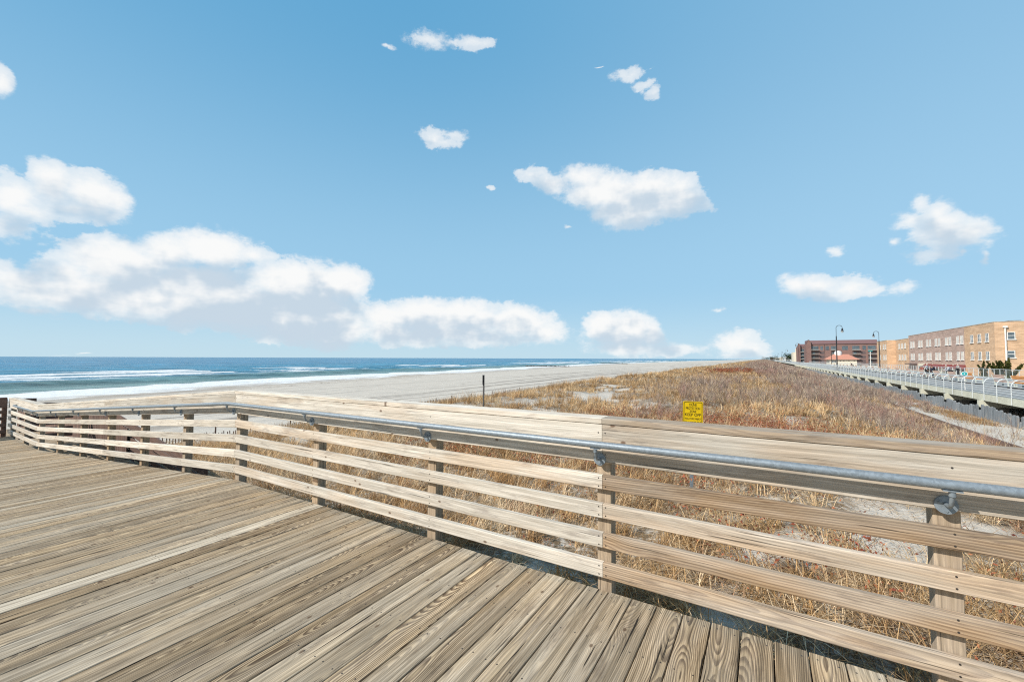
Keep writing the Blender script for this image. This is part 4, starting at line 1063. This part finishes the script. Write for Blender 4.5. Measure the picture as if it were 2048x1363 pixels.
rows = [(691.5, 699.5), (701.8, 708), (710.2, 716.5), (718.6, 726)]
for c0, c1, sl in ((1622.5, 1637, 1), (1662, 1672, 1), (1704.5, 1719, 1), (1735.5, 1751.5, 1)):
    for i, (t, b) in enumerate(rows):
        m_ = MB(); m_.boxmm(X2(c0), Y2-.05, z2(b), X2(c1), Y2-.002, z2(t)); w_ = m_.build('window', 'glass' if i == 0 else 'void', b2)  # lower rows: flat dark panel paints the shade of a balcony recess
        if i: MB().boxmm(X2(c0)+.6, Y2-.12, z2(b)+.1, X2(c0)+2.0, Y2-.052, z2(t)-.5).build('pane', 'glass', w_)
        m_ = MB(); m_.boxmm(X2(c0)-.2, Y2-1.8, z2(b)-.18, X2(c1)+.3, Y2-.003, z2(b)-.003); m_.boxmm(X2(c0)-.2, Y2-1.8, z2(b)+.5, X2(c1)+.3, Y2-1.72, z2(b)+.56); m_.build('balcony', 'slabg', b2)
for c0, c1 in ((1641, 1646), (1651, 1658), (1684, 1696), (1725, 1732)):
    for t, b in rows[:1]: MB().boxmm(X2(c0), Y2-.05, z2(b), X2(c1), Y2-.002, z2(t)+.0).build('window', 'glass', b2)
for c0, c1 in ((1640, 1648), (1673, 1683), (1720, 1731)):
    for t, b in rows[1:]: MB().boxmm(X2(c0), Y2-.04, z2(b), X2(c1), Y2-.002, z2(t)).build('window', 'void', b2)
Y3 = 385.
b3 = thing('red_apartments', 'narrower red brick block with balconies behind the left gable of the larger one', 'building', (X2(1602, Y3), Y3, LAND))
MB().boxmm(X2(1594.5, Y3), Y3, LAND, X2(1613, Y3), Y3+14, z2(693, 1600, Y3)).build('wall', 'red', b3)
gable(X2(1594.5, Y3), X2(1600.5, Y3), Y3-1.5, z2(693, 1597, Y3), z2(686.5, 1597, Y3), b3)
m_ = MB(); m_.add([(X2(1598, Y3), Y3-.3, z2(693, 1600, Y3)), (X2(1613, Y3), Y3-.3, z2(693, 1600, Y3)), (X2(1613, Y3), Y3+4, z2(687.5, 1600, Y3)), (X2(1598, Y3), Y3+4, z2(687.5, 1600, Y3)), (X2(1613, Y3), Y3+12, z2(687.5, 1600, Y3)), (X2(1598, Y3), Y3+12, z2(687.5, 1600, Y3))], [(0, 1, 2, 3), (3, 2, 4, 5)]); m_.build('roof', 'mans', b3)
for t, b in ((697.5, 703), (705.5, 710.5), (712.5, 717.5), (719.5, 725)):
    MB().boxmm(X2(1601, Y3), Y3-.05, z2(b, 1605, Y3), X2(1611, Y3), Y3-.002, z2(t, 1605, Y3)).build('window', 'glass', b3)
    MB().boxmm(X2(1600.5, Y3), Y3-1.5, z2(b, 1605, Y3)-.3, X2(1611.5, Y3), Y3-.003, z2(b, 1605, Y3)-.02).build('balcony', 'slabg', b3)
Y4 = 430.
b4 = thing('cream_block', 'narrow cream building behind the left end of the red blocks', 'building', (X2(1591, Y4), Y4, LAND))
MB().boxmm(X2(1586.5, Y4), Y4, LAND, X2(1597, Y4), Y4+30, z2(704, 1590, Y4)).build('wall', 'cream', b4)
MB().boxmm(X2(1590.5, Y4), Y4-.2, LAND, X2(1596, Y4), Y4-.002, z2(697, 1590, Y4)).build('stair_tower', 'cream', b4)
# pavilion with the orange roof
Y5 = 285.
x0, x1 = X2(1654, Y5), X2(1718, Y5); zeave, zap = z2(718.6, 1686, Y5), z2(707.8, 1686, Y5)
b5 = thing('beach_pavilion', 'low cream pavilion with an orange hipped roof and round white cupola', 'building', ((x0+x1)/2, Y5, LAND))
MB().boxmm(x0+1, Y5, LAND, x1-1, Y5+14, zeave).build('wall', 'cream', b5)
xm = (x0+x1)/2; m_ = MB(); V = [(x0-.3, Y5-1, zeave+.003), (x1+.3, Y5-1, zeave+.003), (x1+.3, Y5+15, zeave+.003), (x0-.3, Y5+15, zeave+.003), (xm-3.2, Y5+7, zap), (xm+3.2, Y5+7, zap)]
m_.add(V, [(0, 1, 5, 4), (1, 2, 5), (2, 3, 4, 5), (3, 0, 4), (3, 2, 1, 0)]); rf = m_.build('roof', 'tile', b5)
m_ = MB(); m_.tube([(xm-1.2, Y5+7, zap-.6), (xm-1.2, Y5+7, zap+1.0), (xm-1.2, Y5+7, zap+1.7), (xm-1.2, Y5+7, zap+2.0)], [1.7, 1.7, 1.3, .2], 12); m_.build('cupola', 'white', rf)
for px in (1665, 1669.5): MB().boxmm(X2(px-1.5, Y5), Y5-.05, z2(725, px, Y5), X2(px+1.5, Y5), Y5-.002, z2(720.5, px, Y5)).build('window', 'glass', b5)
for px in (1680, 1687, 1697, 1708): MB().boxmm(X2(px-.8, Y5), Y5-.15, z2(722, px, Y5), X2(px+.8, Y5), Y5-.002, z2(720.8, px, Y5)).build('vent', 'void', b5)
# far low buildings toward the vanishing point
def farb(x0, x1, Y, dep, zt, matn, label, floors, name='far_building'):
    r = thing(name, label, 'building', ((x0+x1)/2, Y, LAND))
    MB().boxmm(x0, Y, LAND, x1, Y+dep, zt).build('wall', matn, r)
    for f in range(floors):
        z = LAND+1.2+f*(zt-LAND-1)/floors
        MB().boxmm(x0-.06, Y+2, z, x0-.003, Y+dep-2, z+1.1).build('window_band', 'glass', r)
        MB().boxmm(x0+1, Y-.06, z, x1-1, Y-.003, z+1.1).build('window_band', 'glass', r)
farb(X2(1569, 560), X2(1588, 560), 560, 60, z2(714, 1580, 560), 'white', 'white low building with dark window bands left of the red blocks', 2)
farb(X2(1561, 700), X2(1573, 700), 700, 80, z2(713.8, 1566, 700), 'cream', 'small pale building between two far street lamps', 2)
farb(X2(1549, 950), X2(1562, 950), 950, 120, z2(714.8, 1555, 950), 'slabg', 'farthest pale building before the horizon', 2)
farb(X2(1541, 1300), X2(1551, 1300), 1300, 160, z2(715.2, 1546, 1300), 'mans', 'tiny dark building block nearest the vanishing point', 1)
# trees far off
def tree(x, y, zb, h, w, label, group, cols, lean=0., nleaf=900, ls=.25, name='far_tree', col2=None):
    r = thing(name, label, 'tree', (x, y, zb), group)
    m_ = MB(); m_.tube([(x, y, zb), (x+lean*.3, y, zb+h*.4), (x+lean*.6, y, zb+h*.8)], [.12*h/4, .08*h/4, .03], 7)
    for k in range(7):
        a = rng.uniform(0, 6.28); z = zb+h*rng.uniform(.2, .6)
        m_.tube([(x+lean*.3, y, z), (x+lean*.5+math.cos(a)*w*.4, y+math.sin(a)*w*.4, z+h*.25)], [.03*h/4, .012], 5)
    m_.build('trunk', 'darkwood', r)
    cs = rng.normal(0, 1, (14, 3))*np.array([w*.28, w*.28, h*.18])+np.array([x+lean*.6, y, zb+h*.62])
    P = cs[rng.integers(0, 14, nleaf)]+rng.normal(0, 1, (nleaf, 3))*np.array([w*.11, w*.11, h*.09]); P[:, 2] = np.clip(P[:, 2], zb+.1*h, zb+h*1.05)
    a = rng.normal(0, 1, (nleaf, 3)); a[:, 2] = np.abs(a[:, 2])+.5; a /= np.linalg.norm(a, axis=1)[:, None]; b = np.cross(a, rng.normal(0, 1, (nleaf, 3))); b /= np.linalg.norm(b, axis=1)[:, None]
    s = ls*rng.uniform(.5, 1.2, (nleaf, 1)); VV = np.stack([P-a*s, P+b*s*.35, P+a*s, P-b*s*.35], 1).reshape(-1, 3)-np.array([x, y, zb])
    c = np.array(cols)[rng.integers(0, len(cols), nleaf)]*rng.uniform(.6, 1.4, (nleaf, 1)); c = np.concatenate([c, np.ones((nleaf, 1))], 1)
    o = bigmesh('crown', VV, np.arange(nleaf*4).reshape(-1, 4), None, ['leaf'], tint=np.repeat(c, 4, 0)); o.parent = r
G = [(.03, .05, .02), (.05, .07, .025), (.025, .04, .02)]
for px, Y, h, w, lb in ((1578, 520, 9.5, 9, 'dark tree over the white low building'), (1586, 500, 9, 8, 'dark tree against the cream building'), (1552, 800, 8, 14, 'dark tree clump left of the small pale building'), (1543, 900, 8.5, 16, 'small dark tree clump at the far end of the walk'), (1534, 1100, 8, 20, 'farthest dark tree clump on the horizon')):
    tree(X2(px, Y), Y, LAND, h, w, lb, 'trees far down the shore', G, 0, 700, h*.06)
# junipers beside the brick building
J = [(.07, .08, .02), (.04, .055, .018), (.10, .10, .03), (.03, .04, .015)]
def juniper(px, pytop, X, w, lb, lean, blades):
    p = at_x(px, pytop, X); y = p.y; h = p.z-LAND
    r = thing('juniper', lb, 'evergreen', (X, y, LAND), 'junipers in front of the brick wall')
    m_ = MB(); n0 = blades; crowns = []
    for k in range(n0):
        a = rng.uniform(0, 6.28); ln = rng.uniform(.15, .5)*w
        x1, y1 = X+math.cos(a)*ln+lean, y+math.sin(a)*ln; zt = LAND+h*rng.uniform(.75, 1.02)
        m_.tube([(X, y, LAND), (X+(x1-X)*.4, y+(y1-y)*.4, LAND+h*.5), (x1, y1, zt)], [.08, .05, .02], 6); crowns.append(((X, y, LAND+h*.25), (x1, y1, zt)))
    m_.build('trunk', 'darkwood', r)
    nl = 260*n0; i = rng.integers(0, n0, nl); A = np.array([c[0] for c in crowns])[i]; B = np.array([c[1] for c in crowns])[i]; t = rng.random((nl, 1))
    P = A*(1-t)+B*t+rng.normal(0, 1, (nl, 3))*.17*(1.15-t)
    d = (B-A); d /= np.linalg.norm(d, axis=1)[:, None]; a = d+rng.normal(0, .5, (nl, 3)); a /= np.linalg.norm(a, axis=1)[:, None]; b = np.cross(a, rng.normal(0, 1, (nl, 3))); b /= np.linalg.norm(b, axis=1)[:, None]
    s = .2*rng.uniform(.5, 1.2, (nl, 1)); VV = np.stack([P-a*s, P+b*s*.3, P+a*s, P-b*s*.3], 1).reshape(-1, 3)-np.array([X, y, LAND])
    c = np.array(J)[rng.integers(0, 4, nl)]*rng.uniform(.6, 1.4, (nl, 1)); c = np.concatenate([c, np.ones((nl, 1))], 1)
    o = bigmesh('crown', VV, np.arange(nl*4).reshape(-1, 4), None, ['leaf'], tint=np.repeat(c, 4, 0)); o.parent = r
juniper(1964, 722, 29, 1.6, 'leaning juniper left of the pair, its two dark plumes against tan brick', .3, 2)
juniper(1971, 723, 29.5, 1.4, 'slim curved juniper just right of the leaning one', -.4, 1)
juniper(2003, 718, 28.5, 3.4, 'spreading juniper at the corner of the tan brick building', -.6, 7)
juniper(2018, 714, 29, 2.2, 'tallest juniper, in front of the white downpipe', .2, 6)

# ------------------------------------------------------------------ rock jetties
def jetty(px0, px1, py, label):
    a, b = at_z(px0, py, SEA), at_z(px1, py+.5, SEA)
    r = MB(); n = 90
    Xs = np.linspace(float(shore_x(b.y))+4, float(shore_x(b.y))-abs(px1-px0)/825*b.y*.9, n)
    for i, x in enumerate(Xs):
        for k in range(3):
            c = np.array((x+rng.normal(0, .5), b.y+rng.normal(0, 1.4), SEA+rng.uniform(-.45, .25))); s = rng.uniform(.4, .95)
            V = [c+np.array(v)*s*rng.uniform(.6, 1.1) for v in ((-1, -1, -.6), (1, -1, -.6), (1, 1, -.6), (-1, 1, -.6), (-.7, -.7, .6), (.7, -.6, .7), (.6, .7, .55), (-.7, .6, .65))]
            r.add(V, [(0, 3, 2, 1), (4, 5, 6, 7), (0, 1, 5, 4), (1, 2, 6, 5), (2, 3, 7, 6), (3, 0, 4, 7)])
    tag(r.build('rock_jetty', 'rock'), label, 'jetty', 'rock jetties')
jetty(985, 1075, 732, 'nearer dark rock jetty reaching into the surf')
jetty(1200, 1262, 727, 'farther rock jetty, a thin dark line near the horizon')

# ------------------------------------------------------------------ light and sky
sd = bpy.data.lights.new('sun', 'SUN'); so = bpy.data.objects.new('sun', sd); C.objects.link(so)
sd.energy = 5.0; sd.angle = R(.5); sd.color = (1, .94, .85)
so.rotation_euler = SUN.to_track_quat('Z', 'Y').to_euler(); so.location = (0, 0, 50)
w = bpy.data.worlds.new('World'); bpy.context.scene.world = w; w.use_nodes = True
nt = NT(w.node_tree)
sky = nt.node('ShaderNodeTexSky', sky_type='NISHITA', sun_disc=False)
sky.sun_elevation = R(39); sky.sun_rotation = math.atan2(SUN.x, SUN.y); sky.air_density = 1.0; sky.dust_density = .6; sky.ozone_density = 1.6; sky.altitude = 0
D = nt.node('ShaderNodeTexCoord').outputs['Generated']
dx, dy, dz = nt.sep(D)
az = nt.m('ARCTAN2', dx, dy); el = nt.m('ARCSINE', dz)
P0 = nt.comb(az, el, 0)
big = nt.v('SUBTRACT', nt.noise(D, 9., 3, .55, col=True), (.5, .5, .5))
fin_ = nt.v('SUBTRACT', nt.noise(D, 46., 3, .6, col=True), (.5, .5, .5))
Pw = nt.v('MULTIPLY_ADD', big, (.055, .030, 0), P0)
Pw = nt.v('MULTIPLY_ADD', fin_, (.016, .013, 0), Pw)
CL = [(20,390,62,46),(105,368,52,50),(190,392,62,44),(60,420,78,28),(150,422,92,24),(225,400,28,34),
 (22,460,62,22),(0,448,46,30),(40,568,105,38),(130,554,80,40),(178,512,50,32),(250,525,110,52),(330,498,72,38),(430,500,90,42),(505,510,50,24),(548,516,26,12),
 (230,590,190,46),(380,585,190,62),(615,570,105,50),(685,565,44,42),(470,612,180,52),(600,625,135,58),(590,665,95,30),(655,655,85,42),(60,615,52,10),
 (765,635,62,32),(850,632,92,38),(935,637,84,38),(1035,642,76,36),(1098,662,36,24),(900,670,190,26),(780,662,90,26),
 (1205,658,44,34),(1255,662,58,42),(1297,668,34,30),(1250,697,90,20),(1330,700,60,14),(1378,701,48,13),(1465,682,48,27),(1505,695,34,20),(1480,707,66,13),
 (1062,350,36,16),(1102,368,42,24),(1170,350,52,26),(1210,382,76,40),(1295,375,90,34),(1262,415,85,44),(1335,400,70,42),(1362,372,44,28),(1400,419,28,12),
 (862,275,24,20),(908,270,36,15),(888,284,34,12),(866,78,50,21),(910,84,30,12),(952,85,42,14),(778,91,17,5),(1258,151,42,14),(1290,172,24,12),(1303,186,17,14),(0,165,30,36),
 (1845,405,26,22),(1882,425,42,26),(1815,442,46,18),(1890,458,76,40),(1950,462,62,34),(1992,482,44,17),(1870,506,62,17),(1972,508,15,18),(1786,481,15,9),
 (1600,572,42,24),(1643,573,50,27),(1708,571,52,26),(1752,580,26,11),(1665,590,84,13),(1682,502,17,10),(1808,572,26,11),(172,709.5,26,2.2),(105,711,20,1.0),(975,376,8,6),(1133,452,9,3),(1195,135,10,2),(1925,500,9,8),(1437,620,16,5)]
def azel(px, py):
    d = ray(px, py); return math.atan2(d.x, d.y), math.asin(d.z)
gt = bpy.data.node_groups.new('cloud_field', 'ShaderNodeTree')
gt.interface.new_socket('P', in_out='INPUT', socket_type='NodeSocketVector'); gt.interface.new_socket('F', in_out='OUTPUT', socket_type='NodeSocketFloat')
gn = NT(gt); gi = gn.node('NodeGroupInput'); go = gn.node('NodeGroupOutput'); mn = None
for (cx, cy, rx, ry) in CL:
    a, e = azel(cx, cy); a1, e1 = azel(cx+rx*1.16, cy); a2, e2 = azel(cx, cy-ry*1.16)
    ra, re = abs(a1-a), abs(e2-e)
    q = gn.v('MULTIPLY_ADD', gi.outputs[0], (1/ra, 1/re, 0), (-a/ra, -e/re, 0)); d_ = gn.v('LENGTH', q)
    d_ = gn.m('MULTIPLY', gn.m('SUBTRACT', d_, 1.), max(min(re/.055, 1.), .3))   # small puffs stay thin
    mn = d_ if mn is None else gn.m('SMOOTH_MIN', mn, d_, .22)
gn.l.new(gn.m('MULTIPLY', mn, -1.), go.inputs[0])
def field(vec):
    n = nt.n.new('ShaderNodeGroup'); n.node_tree = gt; nt.put(n.inputs[0], vec); return n.outputs[0]
fb = nt.m('SUBTRACT', nt.m('ADD', nt.m('MULTIPLY', nt.noise(nt.v('MULTIPLY', D, (1., 1., 1.5)), 20., 9, .66), .75), nt.m('MULTIPLY', nt.noise(nt.v('MULTIPLY', D, (1., 1., 2.2)), 55., 6, .7), .25)), .5)
F1 = field(Pw); F2 = field(nt.v('ADD', Pw, (-.012, .042, 0)))
dens = nt.m('ADD', F1, nt.m('MULTIPLY', fb, 1.0))
alpha = nt.ss(dens, -.01, nt.ss(nt.noise(D, 7., 2), .35, .65, .10, .32))
alpha = nt.m('ADD', nt.m('MULTIPLY', alpha, .62), nt.m('MULTIPLY', nt.ss(dens, .06, .55), .38))
alpha = nt.m('MULTIPLY', alpha, nt.ss(dz, -.001, .002))
fb2 = nt.m('SUBTRACT', nt.noise(nt.v('ADD', nt.v('MULTIPLY', D, (1., 1., 3.)), (3., 1., 2.)), 11., 5, .55), .5)
Dd = nt.v('MULTIPLY_ADD', big, (.03, .03, .03), D); rl1 = nt.noise(Dd, 9., 4, .5); rl2 = nt.noise(nt.v('ADD', Dd, (.014, -.008, .030)), 9., 4, .5)
relief = nt.m('SUBTRACT', rl2, rl1)
shade = nt.ss(nt.m('ADD', nt.m('ADD', nt.m('MULTIPLY', F2, .80), nt.m('MULTIPLY', fb2, .95)), nt.m('MULTIPLY', relief, 2.3)), -.08, .60)
SKYK = .105
skyc = nt.v('SCALE', sky.outputs[0], None, scale=SKYK)
hz = nt.ss(dz, .30, .0)
g1 = nt.mix(nt.ss(dz, -.02, .17), (.56, .76, .875, 1), (.345, .62, .845, 1)); g1 = nt.mix(nt.ss(dz, .14, .70), g1, (.13, .405, .68, 1)); g1 = nt.mix(nt.ss(dz, .66, .95), g1, (.035, .095, .20, 1))  # last mix dims the unseen sky overhead to weaken blue fill
g1 = nt.mix(nt.ss(az, -.9, .45, 0, .36), g1, (.44, .69, .90, 1))
sunward = nt.v('DOT_PRODUCT', D, (SUN.x, SUN.y, 0.)); g1 = nt.mix(nt.ss(sunward, .44, .70), g1, (.17, .185, .20, 1)); g1 = nt.mix(nt.ss(dx, .38, .85), g1, (.20, .30, .40, 1))  # unseen sky dimmed and greyed on these sides to cut blue fill in shadows
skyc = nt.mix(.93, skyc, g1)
ccol = nt.mix(nt.m('MULTIPLY', shade, .95), (.97, .97, .96, 1), (.56, .67, .775, 1))
# clouds thin toward the horizon air
final = nt.mix(nt.m('MULTIPLY', alpha, .97), skyc, ccol)
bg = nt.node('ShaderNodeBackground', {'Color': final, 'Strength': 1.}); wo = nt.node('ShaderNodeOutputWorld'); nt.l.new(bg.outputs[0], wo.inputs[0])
SC = bpy.context.scene
try: w.cycles.sampling_method = 'NONE'
except Exception: pass
SC.view_settings.view_transform = 'Standard'; SC.view_settings.look = 'None'; SC.view_settings.exposure = 0.0; SC.view_settings.gamma = 1
SC.view_settings.use_curve_mapping = False
SC.render.engine = 'CYCLES'
cy = SC.cycles; cy.max_bounces = 4; cy.diffuse_bounces = 2; cy.glossy_bounces = 2; cy.transmission_bounces = 2; cy.transparent_max_bounces = 4
cy.use_adaptive_sampling = True; cy.adaptive_threshold = .015; cy.use_denoising = False; cy.sample_clamp_indirect = 6
cy.pixel_filter_type = 'BLACKMAN_HARRIS'; cy.filter_width = 1.15
